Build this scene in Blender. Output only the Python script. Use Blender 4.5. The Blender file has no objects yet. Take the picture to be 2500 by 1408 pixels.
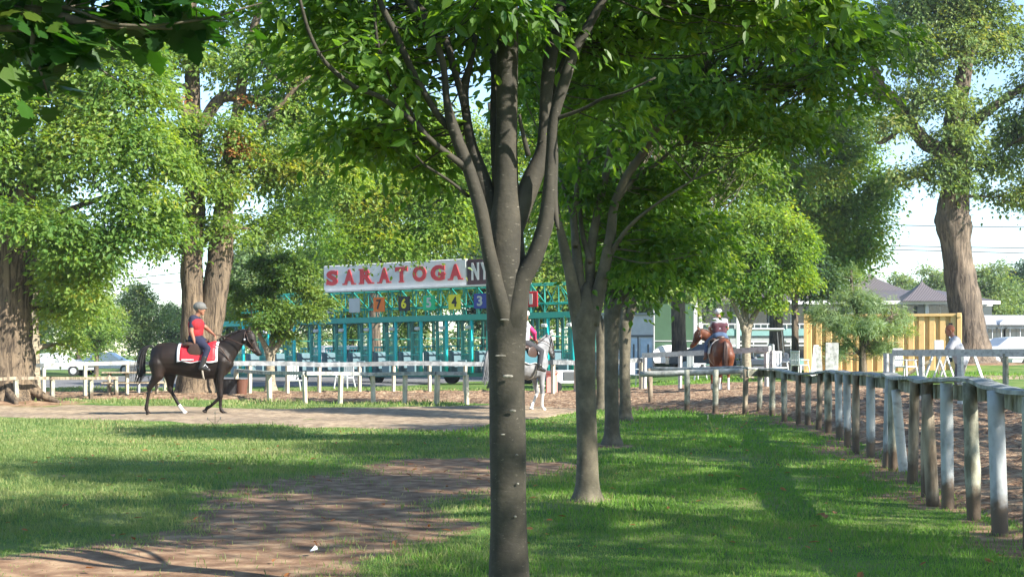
import bpy, math
import numpy as np
from mathutils import Vector
scn = bpy.context.scene
col = scn.collection
R = math.radians
# ---------------------------------------------------------------- camera
F, H, YH = 3500.0, 1.35, 865.0          # focal length in photo pixels, eye height, horizon row
cam_d = bpy.data.cameras.new('camera'); cam = bpy.data.objects.new('camera', cam_d); col.objects.link(cam)
cam.location = (0, 0, H); cam.rotation_euler = (R(90), 0, 0)
cam_d.sensor_width = 36.0; cam_d.lens = 36.0 * F / 2500.0; cam_d.shift_y = (YH - 704) / 2500.0
cam_d.clip_start = 0.1; cam_d.clip_end = 4000
scn.camera = cam
# ---------------------------------------------------------------- light
SUN_EL, SUN_DIR = R(33), (0.83, -0.56)   # sun stands to the right and a little behind the viewer
n_ = math.hypot(*SUN_DIR); sx, sy = SUN_DIR[0] / n_, SUN_DIR[1] / n_
to_sun = Vector((sx * math.cos(SUN_EL), sy * math.cos(SUN_EL), math.sin(SUN_EL)))
w = bpy.data.worlds.new('World'); scn.world = w; w.use_nodes = True
nt = w.node_tree; bg = nt.nodes['Background']
sky = nt.nodes.new('ShaderNodeTexSky'); sky.sky_type = 'NISHITA'; sky.sun_disc = False
sky.sun_elevation = SUN_EL; sky.sun_rotation = math.atan2(sx, sy)
sky.air_density = 1.0; sky.dust_density = 0.3; sky.ozone_density = 3.2
nt.links.new(sky.outputs[0], bg.inputs[0]); bg.inputs[1].default_value = 0.105
sd = bpy.data.lights.new('sun', 'SUN'); sd.energy = 4.6; sd.angle = R(0.55); sd.color = (1.0, 0.945, 0.84)
sun = bpy.data.objects.new('sun', sd); col.objects.link(sun); sun.location = (30, -20, 40)
sun.rotation_euler = to_sun.to_track_quat('Z', 'Y').to_euler()
scn.view_settings.view_transform = 'Standard'; scn.view_settings.look = 'None'
scn.view_settings.exposure = 1.68; scn.view_settings.gamma = 1.0
# ---------------------------------------------------------------- helpers
rng = np.random.default_rng(11)
def sm(t):
    t = np.clip(t, 0, 1); return t * t * (3 - 2 * t)
def gz(X, Y):
    X = np.asarray(X, float); Y = np.asarray(Y, float)
    z = 0.5 * sm((X - 1) / 10) * sm((Y - 18) / 25)
    z = z + 0.5 * np.exp(-(((X - 20.5) / 5.5) ** 2 + ((Y - 64) / 6) ** 2))
    z = z + 0.22 * np.exp(-(((X + 13.8) / 2.2) ** 2 + ((Y - 38) / 2.0) ** 2))
    z = z + 0.07 * np.exp(-(((X - .67) / .75) ** 2 + ((Y - 12.7) / .8) ** 2)) + 0.07 * np.exp(-(((X - 1.41) / .8) ** 2 + ((Y - 20.1) / .9) ** 2))
    z = z + 0.05 * np.exp(-(((X - 2.2) / .8) ** 2 + ((Y - 27.7) / .9) ** 2))
    z = z + 0.05 * (np.sin(X * .55 + 1) * np.sin(Y * .31 + .5)) * sm((Y - 9) / 10)
    return z
def g(X, Y): return float(gz(X, Y))
def W(px, py, Y): return np.array(((px - 1250) / F * Y, Y, H + (YH - py) / F * Y))
def GX(px, Y):
    X = (px - 1250) / F * Y; return np.array((X, Y, g(X, Y)))
def GP(px, py):
    Y = 4725.0 / (py - YH)
    for _ in range(30):
        X = (px - 1250) / F * Y; Y = 0.5 * Y + 0.5 * (H - g(X, Y)) * F / (py - YH)
    return GX(px, Y)
def raw_mesh(name, V, faces):
    """V (N,3); faces: (M,k) int array or list of tuples"""
    me = bpy.data.meshes.new(name); V = np.asarray(V, np.float32)
    if isinstance(faces, np.ndarray) and faces.ndim == 2:
        M, k = faces.shape; loops = faces.ravel().astype(np.int32); st = (np.arange(M) * k).astype(np.int32)
    else:
        loops = np.array([i for f in faces for i in f], np.int32); ln = np.array([len(f) for f in faces]); M = len(faces)
        st = np.concatenate(([0], np.cumsum(ln)[:-1])).astype(np.int32)
    me.vertices.add(len(V)); me.vertices.foreach_set('co', V.ravel())
    me.loops.add(len(loops)); me.loops.foreach_set('vertex_index', loops)
    me.polygons.add(M); me.polygons.foreach_set('loop_start', st)
    me.update(calc_edges=True); me.validate()
    return me
def smooth_all(me, s=True): me.polygons.foreach_set('use_smooth', [s] * len(me.polygons))
def mk(name, V, faces, mat, parent=None, off=None, smooth=False, mids=None):
    V = np.asarray(V, float)
    if off is not None: V = V - np.asarray(off, float)
    me = raw_mesh(name, V, faces); smooth_all(me, smooth)
    for m in (mat if isinstance(mat, (list, tuple)) else [mat]): me.materials.append(m) if m else None
    if mids is not None: me.polygons.foreach_set('material_index', np.asarray(mids, np.int32))
    o = bpy.data.objects.new(name, me); col.objects.link(o)
    if parent: o.parent = parent
    return o
def tag(o, label=None, cat=None, group=None, kind=None):
    if label: o['label'] = label
    if cat: o['category'] = cat
    if group: o['group'] = group
    if kind: o['kind'] = kind
    return o
def root(name, loc, label, cat, group=None, rz=0.0, sc=1.0):
    o = bpy.data.objects.new(name, None); o.empty_display_size = .2; col.objects.link(o)
    o.location = tuple(float(v) for v in loc); o.rotation_euler = (0, 0, rz); o.scale = (sc,) * 3
    return tag(o, label, cat, group)
def copy_tree(o, parent=None):
    c = o.copy(); col.objects.link(c); c.parent = parent
    for ch in list(o.children): copy_tree(ch, c)
    return c
def catmull(P, n=5):
    P = np.asarray(P, float)
    if len(P) < 3: 
        t = np.linspace(0, 1, n + 1)[:, None]; return P[0] * (1 - t) + P[1] * t
    Q = np.vstack((2 * P[0] - P[1], P, 2 * P[-1] - P[-2])); out = []
    for i in range(len(P) - 1):
        p0, p1, p2, p3 = Q[i:i + 4]
        for t in np.linspace(0, 1, n, endpoint=False):
            out.append(.5 * (2 * p1 + (p2 - p0) * t + (2 * p0 - 5 * p1 + 4 * p2 - p3) * t * t + (3 * p1 - p0 - 3 * p2 + p3) * t ** 3))
    out.append(P[-1]); return np.array(out)
class MB:
    def __init__(s): s.V = []; s.F = []; s.n = 0; s.M = []
    def add(s, V, Fc, m=0):
        V = np.asarray(V, float); s.V.append(V); s.F += [tuple(int(i) + s.n for i in f) for f in Fc]; s.n += len(V); s.M += [m] * len(Fc); return s
    def box(s, c, d, rz=0.0, m=0, tilt=None):
        x, y, z = np.asarray(d, float) / 2
        V = np.array([(-x, -y, -z), (x, -y, -z), (x, y, -z), (-x, y, -z), (-x, -y, z), (x, -y, z), (x, y, z), (-x, y, z)])
        if tilt is not None:
            from mathutils import Euler
            V = V @ np.array(Euler(tilt).to_matrix()).T
        ca, sa = math.cos(rz), math.sin(rz)
        V = V @ np.array([(ca, sa, 0), (-sa, ca, 0), (0, 0, 1)]) + np.asarray(c, float)
        return s.add(V, [(0, 3, 2, 1), (4, 5, 6, 7), (0, 1, 5, 4), (1, 2, 6, 5), (2, 3, 7, 6), (3, 0, 4, 7)], m)
    def bbox(s, c, d, bv=.01, rz=0., m=0):
        """box with chamfered vertical + horizontal edges (octagonal lofts)"""
        x, y, z = np.asarray(d, float) / 2; b = min(bv, x * .9, y * .9, z * .9)
        def ring(e, zz):
            X, Y = x - e, y - e
            return [(-X + b, -Y, zz), (X - b, -Y, zz), (X, -Y + b, zz), (X, Y - b, zz), (X - b, Y, zz), (-X + b, Y, zz), (-X, Y - b, zz), (-X, -Y + b, zz)]
        V = np.array(ring(b, -z) + ring(0, -z + b) + ring(0, z - b) + ring(b, z))
        ca, sa = math.cos(rz), math.sin(rz)
        V = V @ np.array([(ca, sa, 0), (-sa, ca, 0), (0, 0, 1)]) + np.asarray(c, float)
        Fc = [tuple(range(7, -1, -1)), tuple(range(24, 32))]
        for k in range(3):
            for i in range(8): j = (i + 1) % 8; Fc.append((k * 8 + i, k * 8 + j, k * 8 + 8 + j, k * 8 + 8 + i))
        return s.add(V, Fc, m)
    def tube(s, P, r, n=8, cap=True, m=0, mod=None, el=None):
        P = np.asarray(P, float); k = len(P); r = np.broadcast_to(np.asarray(r, float), (k,))
        T = np.gradient(P, axis=0); T /= np.linalg.norm(T, axis=1)[:, None] + 1e-12
        up = np.array((0, 1, 0.)) if abs(T[0][2]) > .8 else np.array((0, 0, 1.))
        A = np.cross(up, T[0]); A /= np.linalg.norm(A); V = []
        th = np.linspace(0, 2 * np.pi, n, endpoint=False)
        for i in range(k):
            A = A - T[i] * A.dot(T[i]); A /= np.linalg.norm(A); B = np.cross(T[i], A)
            rr = r[i] * (mod(th, i, P[i]) if mod else 1.0)
            rr = np.broadcast_to(rr, (n,)); e = 1.0 if el is None else el
            V.append(P[i] + (np.cos(th) * rr)[:, None] * A + (np.sin(th) * rr * e)[:, None] * B)
        Fc = [(i * n + j, i * n + (j + 1) % n, (i + 1) * n + (j + 1) % n, (i + 1) * n + j) for i in range(k - 1) for j in range(n)]
        if cap: Fc += [tuple(range(n - 1, -1, -1)), tuple(range((k - 1) * n, k * n))]
        return s.add(np.vstack(V), Fc, m)
    def loft(s, rings, m=0):
        """rings: list of (center, U vec (scaled), V vec (scaled)); closed elliptical loft"""
        n = 20; th = np.linspace(0, 2 * np.pi, n, endpoint=False)
        V = [np.asarray(c, float) + np.cos(th)[:, None] * np.asarray(u, float) + np.sin(th)[:, None] * np.asarray(v, float) for c, u, v in rings]
        k = len(V)
        Fc = [(i * n + j, i * n + (j + 1) % n, (i + 1) * n + (j + 1) % n, (i + 1) * n + j) for i in range(k - 1) for j in range(n)]
        Fc += [tuple(range(n - 1, -1, -1)), tuple(range((k - 1) * n, k * n))]
        return s.add(np.vstack(V), Fc, m)
    def ball(s, c, r, m=0, nu=14, nv=9):
        r = np.broadcast_to(np.asarray(r, float), (3,)); V = [(0, 0, -1)]
        for i in range(1, nv):
            a = -math.pi / 2 + math.pi * i / nv
            V += [(math.cos(a) * math.cos(t), math.cos(a) * math.sin(t), math.sin(a)) for t in np.linspace(0, 2 * np.pi, nu, endpoint=False)]
        V.append((0, 0, 1)); Fc = [(0, 1 + (j + 1) % nu, 1 + j) for j in range(nu)]
        for i in range(nv - 2): Fc += [(1 + i * nu + j, 1 + i * nu + (j + 1) % nu, 1 + (i + 1) * nu + (j + 1) % nu, 1 + (i + 1) * nu + j) for j in range(nu)]
        b = 1 + (nv - 2) * nu; Fc += [(b + j, b + (j + 1) % nu, len(V) - 1) for j in range(nu)]
        return s.add(np.array(V) * r + np.asarray(c, float), Fc, m)
    def cap2(s, p0, r0, p1, r1, m=0):
        """tapered capsule"""
        s.tube([p0, (np.asarray(p0, float) + np.asarray(p1, float)) / 2, p1], [r0, (r0 + r1) / 2, r1], 14, True, m)
        s.ball(p0, r0, m); s.ball(p1, r1, m); return s
    def chain(s, L):
        for (p0, r0), (p1, r1) in zip(L[:-1], L[1:]): s.cap2(p0, r0, p1, r1)
        return s
    def prism(s, poly, axis_from, axis_to, m=0):
        """poly: (n,2) in local (u,v); extruded between two mapping functions"""
        A = np.array([axis_from(*p) for p in poly]); B = np.array([axis_to(*p) for p in poly]); n = len(poly)
        Fc = [tuple(range(n - 1, -1, -1)), tuple(range(n, 2 * n))] + [(i, (i + 1) % n, n + (i + 1) % n, n + i) for i in range(n)]
        return s.add(np.vstack((A, B)), Fc, m)
    def out(s, name, mat, parent=None, off=None, smooth=False):
        return mk(name, np.vstack(s.V), s.F, mat, parent, off, smooth, s.M if isinstance(mat, (list, tuple)) else None)
def remeshed(name, mb, mat, parent, voxel=.015, sm_it=4, mat_fn=None, smf=.5):
    """fuse overlapping shapes into ONE continuous skin"""
    me = raw_mesh(name, np.vstack(mb.V), mb.F); tmp = bpy.data.objects.new('tmp', me); col.objects.link(tmp)
    md = tmp.modifiers.new('r', 'REMESH'); md.mode = 'VOXEL'; md.voxel_size = voxel; md.use_smooth_shade = True
    if sm_it: m2 = tmp.modifiers.new('s', 'SMOOTH'); m2.iterations = sm_it; m2.factor = smf
    dg = bpy.context.evaluated_depsgraph_get(); nm = bpy.data.meshes.new_from_object(tmp.evaluated_get(dg))
    bpy.data.objects.remove(tmp); nm.name = name; nm.materials.clear()
    for m in (mat if isinstance(mat, (list, tuple)) else [mat]): nm.materials.append(m)
    smooth_all(nm)
    if mat_fn is not None:
        C = np.zeros(len(nm.polygons) * 3, np.float32); nm.polygons.foreach_get('center', C)
        nm.polygons.foreach_set('material_index', mat_fn(C.reshape(-1, 3)).astype(np.int32))
    o = bpy.data.objects.new(name, nm); col.objects.link(o); o.parent = parent
    return o
# ---------------------------------------------------------------- materials
def new_mat(name):
    m = bpy.data.materials.new(name); m.use_nodes = True; return m, m.node_tree, m.node_tree.nodes['Principled BSDF']
def node(nt, t, **k):
    n = nt.nodes.new(t)
    for a, b in k.items(): setattr(n, a, b)
    return n
def ramp(nt, src, stops):
    r = node(nt, 'ShaderNodeValToRGB'); e = r.color_ramp.elements
    while len(e) < len(stops): e.new(.5)
    for q, (p, c) in zip(e, stops): q.position = p; q.color = (*c, 1) if len(c) == 3 else c
    nt.links.new(src, r.inputs[0]); return r.outputs[0]
def mat_noise(name, c1, c2, scale=8, rough=.8, bump=.0, bscale=None, stretch=(1, 1, 1), metal=0, c3=None, detail=6, dist=.02, spec=None, lo=.35, hi=.65):
    m, nt, b = new_mat(name); tc = node(nt, 'ShaderNodeTexCoord'); mp = node(nt, 'ShaderNodeMapping'); mp.inputs['Scale'].default_value = stretch
    nt.links.new(tc.outputs['Object'], mp.inputs[0]); n = node(nt, 'ShaderNodeTexNoise'); n.inputs['Scale'].default_value = scale; n.inputs['Detail'].default_value = detail
    nt.links.new(mp.outputs[0], n.inputs['Vector'])
    st = [(lo, c1), (hi, c2)] if c3 is None else [(lo, c1), ((lo + hi) / 2, c3), (hi, c2)]
    nt.links.new(ramp(nt, n.outputs[0], st), b.inputs['Base Color'])
    b.inputs['Roughness'].default_value = rough; b.inputs['Metallic'].default_value = metal
    if spec is not None: b.inputs['Specular IOR Level'].default_value = spec
    if bump:
        n2 = node(nt, 'ShaderNodeTexNoise'); n2.inputs['Scale'].default_value = bscale or scale * 3; n2.inputs['Detail'].default_value = 5
        nt.links.new(mp.outputs[0], n2.inputs['Vector']); bp = node(nt, 'ShaderNodeBump'); bp.inputs['Strength'].default_value = bump; bp.inputs['Distance'].default_value = dist
        nt.links.new(n2.outputs[0], bp.inputs['Height']); nt.links.new(bp.outputs[0], b.inputs['Normal'])
    return m
def mat_leaf(name, c1, c2, c3=None, trans=.45, tcol=None, big=.35, rough=.45):
    m, nt, b = new_mat(name); ge = node(nt, 'ShaderNodeNewGeometry'); tc = node(nt, 'ShaderNodeTexCoord')
    n = node(nt, 'ShaderNodeTexNoise'); n.inputs['Scale'].default_value = big; n.inputs['Detail'].default_value = 2
    nt.links.new(tc.outputs['Object'], n.inputs['Vector'])
    ad = node(nt, 'ShaderNodeMath', operation='MULTIPLY_ADD'); ad.inputs[1].default_value = .55
    nt.links.new(ge.outputs['Random Per Island'], ad.inputs[0])
    m2 = node(nt, 'ShaderNodeMath', operation='MULTIPLY_ADD'); m2.inputs[1].default_value = 1.3; m2.inputs[2].default_value = -.42
    nt.links.new(n.outputs[0], m2.inputs[0]); nt.links.new(m2.outputs[0], ad.inputs[2])
    st = [(.12, c1), (.7, c2)] + ([(.985, c3)] if c3 else [])
    c = ramp(nt, ad.outputs[0], st); nt.links.new(c, b.inputs['Base Color']); b.inputs['Roughness'].default_value = rough
    b.inputs['Specular IOR Level'].default_value = .35
    tr = node(nt, 'ShaderNodeBsdfTranslucent'); mx = node(nt, 'ShaderNodeMixRGB', blend_type='MULTIPLY'); mx.inputs[0].default_value = 1
    mx.inputs[2].default_value = (*(tcol or (1.9, 1.7, .6)), 1); nt.links.new(c, mx.inputs[1]); nt.links.new(mx.outputs[0], tr.inputs[0])
    ms = node(nt, 'ShaderNodeMixShader'); ms.inputs[0].default_value = trans
    nt.links.new(b.outputs[0], ms.inputs[1]); nt.links.new(tr.outputs[0], ms.inputs[2]); nt.links.new(ms.outputs[0], nt.nodes['Material Output'].inputs[0])
    return m
def plain(name, c, rough=.5, metal=0, var=.06):
    a = tuple(max(0, v * (1 - var)) for v in c); b = tuple(min(1, v * (1 + var)) for v in c)
    return mat_noise(name, a, b, 3, rough, .05, metal=metal, dist=.004)
M = {}
def mat_bark_smooth(nm='bark_smooth', k=1.0):
    m, nt, b = new_mat(nm); tc = node(nt, 'ShaderNodeTexCoord')
    def nn(s, d, st, ro=.5):
        mp = node(nt, 'ShaderNodeMapping'); mp.inputs['Scale'].default_value = st; nt.links.new(tc.outputs['Object'], mp.inputs[0])
        n = node(nt, 'ShaderNodeTexNoise'); n.inputs['Scale'].default_value = s; n.inputs['Detail'].default_value = d; n.inputs['Roughness'].default_value = ro; nt.links.new(mp.outputs[0], n.inputs['Vector']); return n.outputs[0]
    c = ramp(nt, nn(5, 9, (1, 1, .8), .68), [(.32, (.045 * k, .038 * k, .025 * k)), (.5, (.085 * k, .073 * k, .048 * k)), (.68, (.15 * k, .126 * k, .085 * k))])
    l = ramp(nt, nn(26, 3, (1, 1, 3.5)), [(.66, (0, 0, 0)), (.76, (1, 1, 1))]); mx = node(nt, 'ShaderNodeMixRGB'); mx.inputs[2].default_value = (.25, .225, .18, 1)
    ml = node(nt, 'ShaderNodeMath', operation='MULTIPLY'); ml.inputs[1].default_value = .55; nt.links.new(l, ml.inputs[0]); nt.links.new(ml.outputs[0], mx.inputs[0]); nt.links.new(c, mx.inputs[1]); nt.links.new(mx.outputs[0], b.inputs['Base Color'])
    b.inputs['Roughness'].default_value = .85; bp = node(nt, 'ShaderNodeBump'); bp.inputs['Strength'].default_value = .8; bp.inputs['Distance'].default_value = .006; nt.links.new(nn(22, 8, (1, 1, 1.6), .6), bp.inputs['Height']); nt.links.new(bp.outputs[0], b.inputs['Normal']); return m
M['bark_smooth'] = mat_bark_smooth(); M['bark_near_shaded'] = mat_bark_smooth('bark_near_shaded', .34)  # second copy is darkened: shade on the nearest trunk put into its colour
def mat_bark(name, d, l, sc=1.0):
    m, nt, b = new_mat(name); tc = node(nt, 'ShaderNodeTexCoord'); mp = node(nt, 'ShaderNodeMapping'); mp.inputs['Scale'].default_value = (9 * sc, 9 * sc, 1.1 * sc)
    nt.links.new(tc.outputs['Object'], mp.inputs[0]); n = node(nt, 'ShaderNodeTexNoise'); n.inputs['Scale'].default_value = 1; n.inputs['Detail'].default_value = 10; n.inputs['Roughness'].default_value = .70; n.inputs['Distortion'].default_value = .9
    nt.links.new(mp.outputs[0], n.inputs['Vector'])
    n2 = node(nt, 'ShaderNodeTexNoise'); n2.inputs['Scale'].default_value = 1.1; n2.inputs['Detail'].default_value = 3; nt.links.new(tc.outputs['Object'], n2.inputs['Vector'])
    c = ramp(nt, n.outputs[0], [(.41, d), (.56, l)]); c2 = ramp(nt, n2.outputs[0], [(.4, (.72, .70, .66)), (.62, (1.15, 1.1, 1.0))])
    mx = node(nt, 'ShaderNodeMixRGB', blend_type='MULTIPLY'); mx.inputs[0].default_value = 1; nt.links.new(c, mx.inputs[1]); nt.links.new(c2, mx.inputs[2])
    nt.links.new(mx.outputs[0], b.inputs['Base Color']); b.inputs['Roughness'].default_value = .92
    bp = node(nt, 'ShaderNodeBump'); bp.inputs['Strength'].default_value = 1; bp.inputs['Distance'].default_value = .08
    nt.links.new(n.outputs[0], bp.inputs['Height']); nt.links.new(bp.outputs[0], b.inputs['Normal']); return m
M['bark_sunlit'] = mat_bark_smooth('bark_sunlit', 1.1)  # lighter copy of the row bark: sunlight on the trunk put into colour
M['bark_maple'] = mat_bark('bark_maple', (.04, .029, .02), (.185, .14, .098))
M['bark_oak'] = mat_bark('bark_oak', (.06, .046, .037), (.175, .138, .11), .8)
M['bark_dark'] = mat_bark('bark_dark', (.05, .04, .032), (.17, .135, .10))
M['bark_pale'] = mat_noise('bark_pale', (.15, .125, .09), (.32, .27, .19), 10, .85, .4, 20, (1, 1, 3))
M['leaf_shade'] = mat_leaf('leaf_zelkova_shaded', (.030, .084, .018), (.095, .175, .030), (.20, .24, .035), .52, (2.5, 2.4, .65))  # dark copy: shade over the near crowns is put into the leaf colour
M['leaf_far_row'] = mat_leaf('leaf_zelkova_sunlit', (.06, .14, .028), (.165, .245, .05), (.20, .22, .03), .45)  # lighter copy of the row leaf, with sunshine put into the colour
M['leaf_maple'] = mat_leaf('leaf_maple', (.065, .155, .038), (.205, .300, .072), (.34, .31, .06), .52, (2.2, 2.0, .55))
M['leaf_maple_near'] = mat_leaf('leaf_maple_shaded', (.014, .055, .010), (.034, .095, .012), (.09, .09, .01), .4, (1.8, 2.0, .5))  # maple leaf darkened: shade on the overhanging branches painted in
M['leaf_yellow'] = mat_leaf('leaf_yellow_green', (.08, .18, .035), (.20, .30, .06), (.36, .34, .05), .55, (2.1, 1.9, .5))
M['leaf_oak'] = mat_leaf('leaf_oak', (.075, .14, .048), (.19, .27, .095), (.28, .27, .08), .42)
M['leaf_dark'] = mat_leaf('leaf_dark', (.025, .065, .030), (.060, .115, .045), None, .3)
M['leaf_pine'] = mat_leaf('leaf_pine', (.11, .19, .085), (.25, .34, .16), None, .4)
M['leaf_far'] = mat_leaf('leaf_far', (.08, .15, .065), (.20, .28, .11), (.28, .28, .09), .45)
M['leaf_dead'] = mat_leaf('leaf_dead', (.22, .09, .03), (.34, .15, .05), None, .3, (1.4, 1, .6))
# ---------------------------------------------------------------- leaf clouds
SH_D = (np.array([(0, 0, 0), (.42, .27, .07), (1, 0, -.08), (.42, -.27, .07)]), np.array([(0, 1, 2, 3)]))
SH_O = (np.array([(0, 0, 0), (.25, .20, .05), (.62, .23, .02), (1.08, 0, -.14), (.62, -.23, .02), (.25, -.20, .05)]), np.array([(0, 1, 2, 3), (0, 3, 4, 5)]))
_mp = [(0, 0), (-.12, .34), (.10, .30), (.16, .62), (.34, .40), (.46, .50), (.50, .30), (.66, .34), (1.0, 0)]
SH_M = (np.array([(x, y, -.12 * (abs(y) + x * x * .6)) for x, y in _mp] + [(x, -y, -.12 * (abs(y) + x * x * .6)) for x, y in _mp[-2:0:-1]]), np.arange(16)[None, :])
SH_N = (np.array([(0, .05, 0), (1, .03, -.1), (1, -.03, -.1), (0, -.05, 0)]), np.array([(0, 1, 2, 3)]))
def unit(v): return v / (np.linalg.norm(v, axis=-1, keepdims=True) + 1e-9)
def leaf_verts(P, A, N, L, shape):
    N = unit(N); A = unit(A - N * (A * N).sum(1, keepdims=True)); B = np.cross(N, A); S, Fc = shape; n = len(P)
    V = P[:, None, :] + L[:, None, None] * (S[None, :, 0:1] * A[:, None] + S[None, :, 1:2] * B[:, None] + S[None, :, 2:3] * N[:, None])
    FF = (Fc[None] + (np.arange(n) * len(S))[:, None, None]).reshape(-1, Fc.shape[1])
    return V.reshape(-1, 3), FF
def crown_geo(lobes, ncl, per, llen, crad, rs, shape=SH_D, shell=.22, droop=.5, flat=.28, gap=.0, gsc=1.0, updir=.9, hang=.25, lo=-.65):
    """lobes: rows (cx,cy,cz,rx,ry,rz). Returns V,F and spray centres."""
    Lb = np.asarray(lobes, float); a = (Lb[:, 3] * Lb[:, 4] + Lb[:, 4] * Lb[:, 5] + Lb[:, 3] * Lb[:, 5]); a = a / a.sum()
    idx = rs.choice(len(Lb), ncl, p=a); d = unit(rs.normal(size=(ncl, 3))); d[:, 2] = np.where(d[:, 2] < lo, -d[:, 2] * .5, d[:, 2])
    r = 1 - np.abs(rs.normal(0, shell, ncl)); r = np.clip(r, .1, 1.0) * rs.uniform(.9, 1.12, ncl)
    C = Lb[idx, :3] + d * Lb[idx, 3:] * r[:, None]
    if gap > 0:
        ph = rs.uniform(0, 6, 6); q = C * gsc
        f = np.sin(q[:, 0] * 2.1 + ph[0] + 1.3 * np.sin(q[:, 2] * 1.7 + ph[1])) + np.sin(q[:, 2] * 2.6 + ph[2] + 1.1 * np.sin(q[:, 1] * 1.9 + ph[3])) + np.sin(q[:, 1] * 2.3 + ph[4] + q[:, 0])
        k = f > -3 + gap * 3; C, d, idx = C[k], d[k], idx[k]; ncl = len(C)
    n = unit(d * .55 + np.array((0, 0, updir)) + rs.normal(0, .22, (ncl, 3)))
    h = unit(np.column_stack((d[:, 0] + rs.normal(0, .5, ncl), d[:, 1] + rs.normal(0, .5, ncl), np.full(ncl, -.15))))
    sc = rs.uniform(.6, 1.35, ncl) * crad
    ci = np.repeat(np.arange(ncl), per); m = len(ci)
    h2 = unit(np.cross(n, h)); h1 = np.cross(h2, n)
    u = rs.normal(0, .62, m); v = rs.normal(0, .42, m); t = rs.normal(0, flat, m)
    P = C[ci] + sc[ci, None] * (u[:, None] * h1[ci] + v[:, None] * h2[ci] + t[:, None] * n[ci])
    P[:, 2] -= droop * sc[ci] * (u * u + v * v) * .5
    A = h1[ci] * (.6 + .4 * np.sign(u))[:, None] + h2[ci] * (v * 1.2)[:, None] + rs.normal(0, .45, (m, 3)); A[:, 2] -= hang
    N = n[ci] + rs.normal(0, .42, (m, 3)); L = llen * rs.uniform(.42, 1.3, m)
    V, Fc = leaf_verts(P, A, N, L, shape)
    return V, Fc, C
def crown(tr, V, Fc, mat, name='crown'):
    o = mk(name, V, Fc, mat, tr, off=tr.location); return o
def PL(px, py, rx, ry, Y, dy=None):
    c = W(px, py, Y); s = Y / F; return (c[0], c[1], c[2], rx * s, dy if dy is not None else (rx + ry) / 2 * s, ry * s)
def px_limb(mb, pts, Y0, Y1=None, n=10, mod=None, wob=.0):
    """pts: (px,py,width px) from the base up; depth runs from Y0 to Y1"""
    Y1 = Y0 if Y1 is None else Y1; k = len(pts); P = []; r = []
    for i, (x, y, w_) in enumerate(pts):
        Y = Y0 + (Y1 - Y0) * i / max(1, k - 1); P.append(W(x, y, Y)); r.append(w_ / 2 / F * Y)
    Q = catmull(np.column_stack((np.array(P), r)), 5)
    if wob: Q[1:-1, :3] += rng.normal(0, wob, (len(Q) - 2, 3))
    mb.tube(Q[:, :3], np.maximum(Q[:, 3], .002), n, mod=mod); return Q
def twigs(mb, starts, C, n, rs, r0=.02, r1=.004, sag=.1):
    """thin curved branches from the nearest limb point to spray centres"""
    S = np.asarray(starts); pick = rs.choice(len(C), min(n, len(C)), replace=False)
    for i in pick:
        c = C[i]; dd = np.linalg.norm(S[:, :3] - c, axis=1) + np.maximum(0, S[:, 2] - c[2]) * 1.5; s = S[np.argmin(dd), :3]; L = np.linalg.norm(c - s)
        mid = (s + c) / 2 + rs.normal(0, .07 * L, 3); mid[2] -= sag * L * .3
        Q = catmull([s, mid, c], 4); mb.tube(Q, np.linspace(r0 * (.5 + min(L, 3) / 3), r1, len(Q)), 5, cap=False)
# ================================================================ SETTING: ground, track, path
def snoise(X, Y, sc, seed=0):
    r = np.random.default_rng(seed); o = np.zeros_like(np.asarray(X, float))
    for k in range(7):
        a = r.uniform(0, 2 * np.pi); f = sc * r.uniform(.5, 2.2); o = o + np.sin((X * math.cos(a) + Y * math.sin(a)) * f + r.uniform(0, 6)) / 7 ** .5
    return o
near_px = [(1590, 989), (1678, 1004), (1746, 1008), (1818, 1011), (1853, 1008), (1885, 1014), (1916, 1028), (1950, 1034), (1971, 1038), (1997, 1050), (2023, 1060), (2050, 1072), (2070, 1090), (2090, 1106), (2126, 1119), (2164, 1141), (2183, 1149), (2227, 1179), (2263, 1212), (2315, 1240), (2382, 1270), (2445, 1306)]
near_w = [GP(x, y) for x, y in near_px]
d_ = near_w[-1] - near_w[-3]; e_ = near_w[-1]
for k in range(1, 5):
    q = e_ + d_ / 2 * k * .95; near_w.append(np.array((q[0], q[1], g(q[0], q[1]))))
FN = np.array(near_w)
def seg_dist(X, Y, P):
    d = np.full(np.shape(X), 1e9)
    for a, b in zip(P[:-1], P[1:]):
        a, b = np.asarray(a[:2], float), np.asarray(b[:2], float); v = b - a
        t = np.clip(((X - a[0]) * v[0] + (Y - a[1]) * v[1]) / (v @ v), 0, 1)
        d = np.minimum(d, np.hypot(X - a[0] - t * v[0], Y - a[1] - t * v[1]))
    return d
worn_line = [GP(1130, 1135), GP(900, 1195), GP(700, 1265), GP(520, 1345), GP(330, 1415), GP(150, 1500)]
def worn(X, Y):
    d = seg_dist(X, Y, worn_line); n = snoise(X, Y, 2.2, 3) * .28 + snoise(X, Y, 7, 4) * .14 + snoise(X, Y, 19, 14) * .09
    a = sm((1.55 + n - d) / .9) * .95
    df = seg_dist(X, Y, FN); a = np.maximum(a, sm((.42 + n * .7 - df) / .4) * .75)
    for (tx, ty) in ((.40, 7.6), (.67, 12.75), (1.41, 20.1), (2.2, 27.8)):
        a = np.maximum(a, sm((.48 + n * .6 - np.hypot(X - tx, Y - ty)) / .4) * .8)
    for (tx, ty, r_) in ((-13.8, 38, 3.0), (-10.1, 46, 2.6), (20.5, 64, 3.5)):
        a = np.maximum(a, sm((r_ + n - np.hypot(X - tx, Y - ty)) / 1.2) * .75)
    return np.clip(a, 0, 1)
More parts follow.
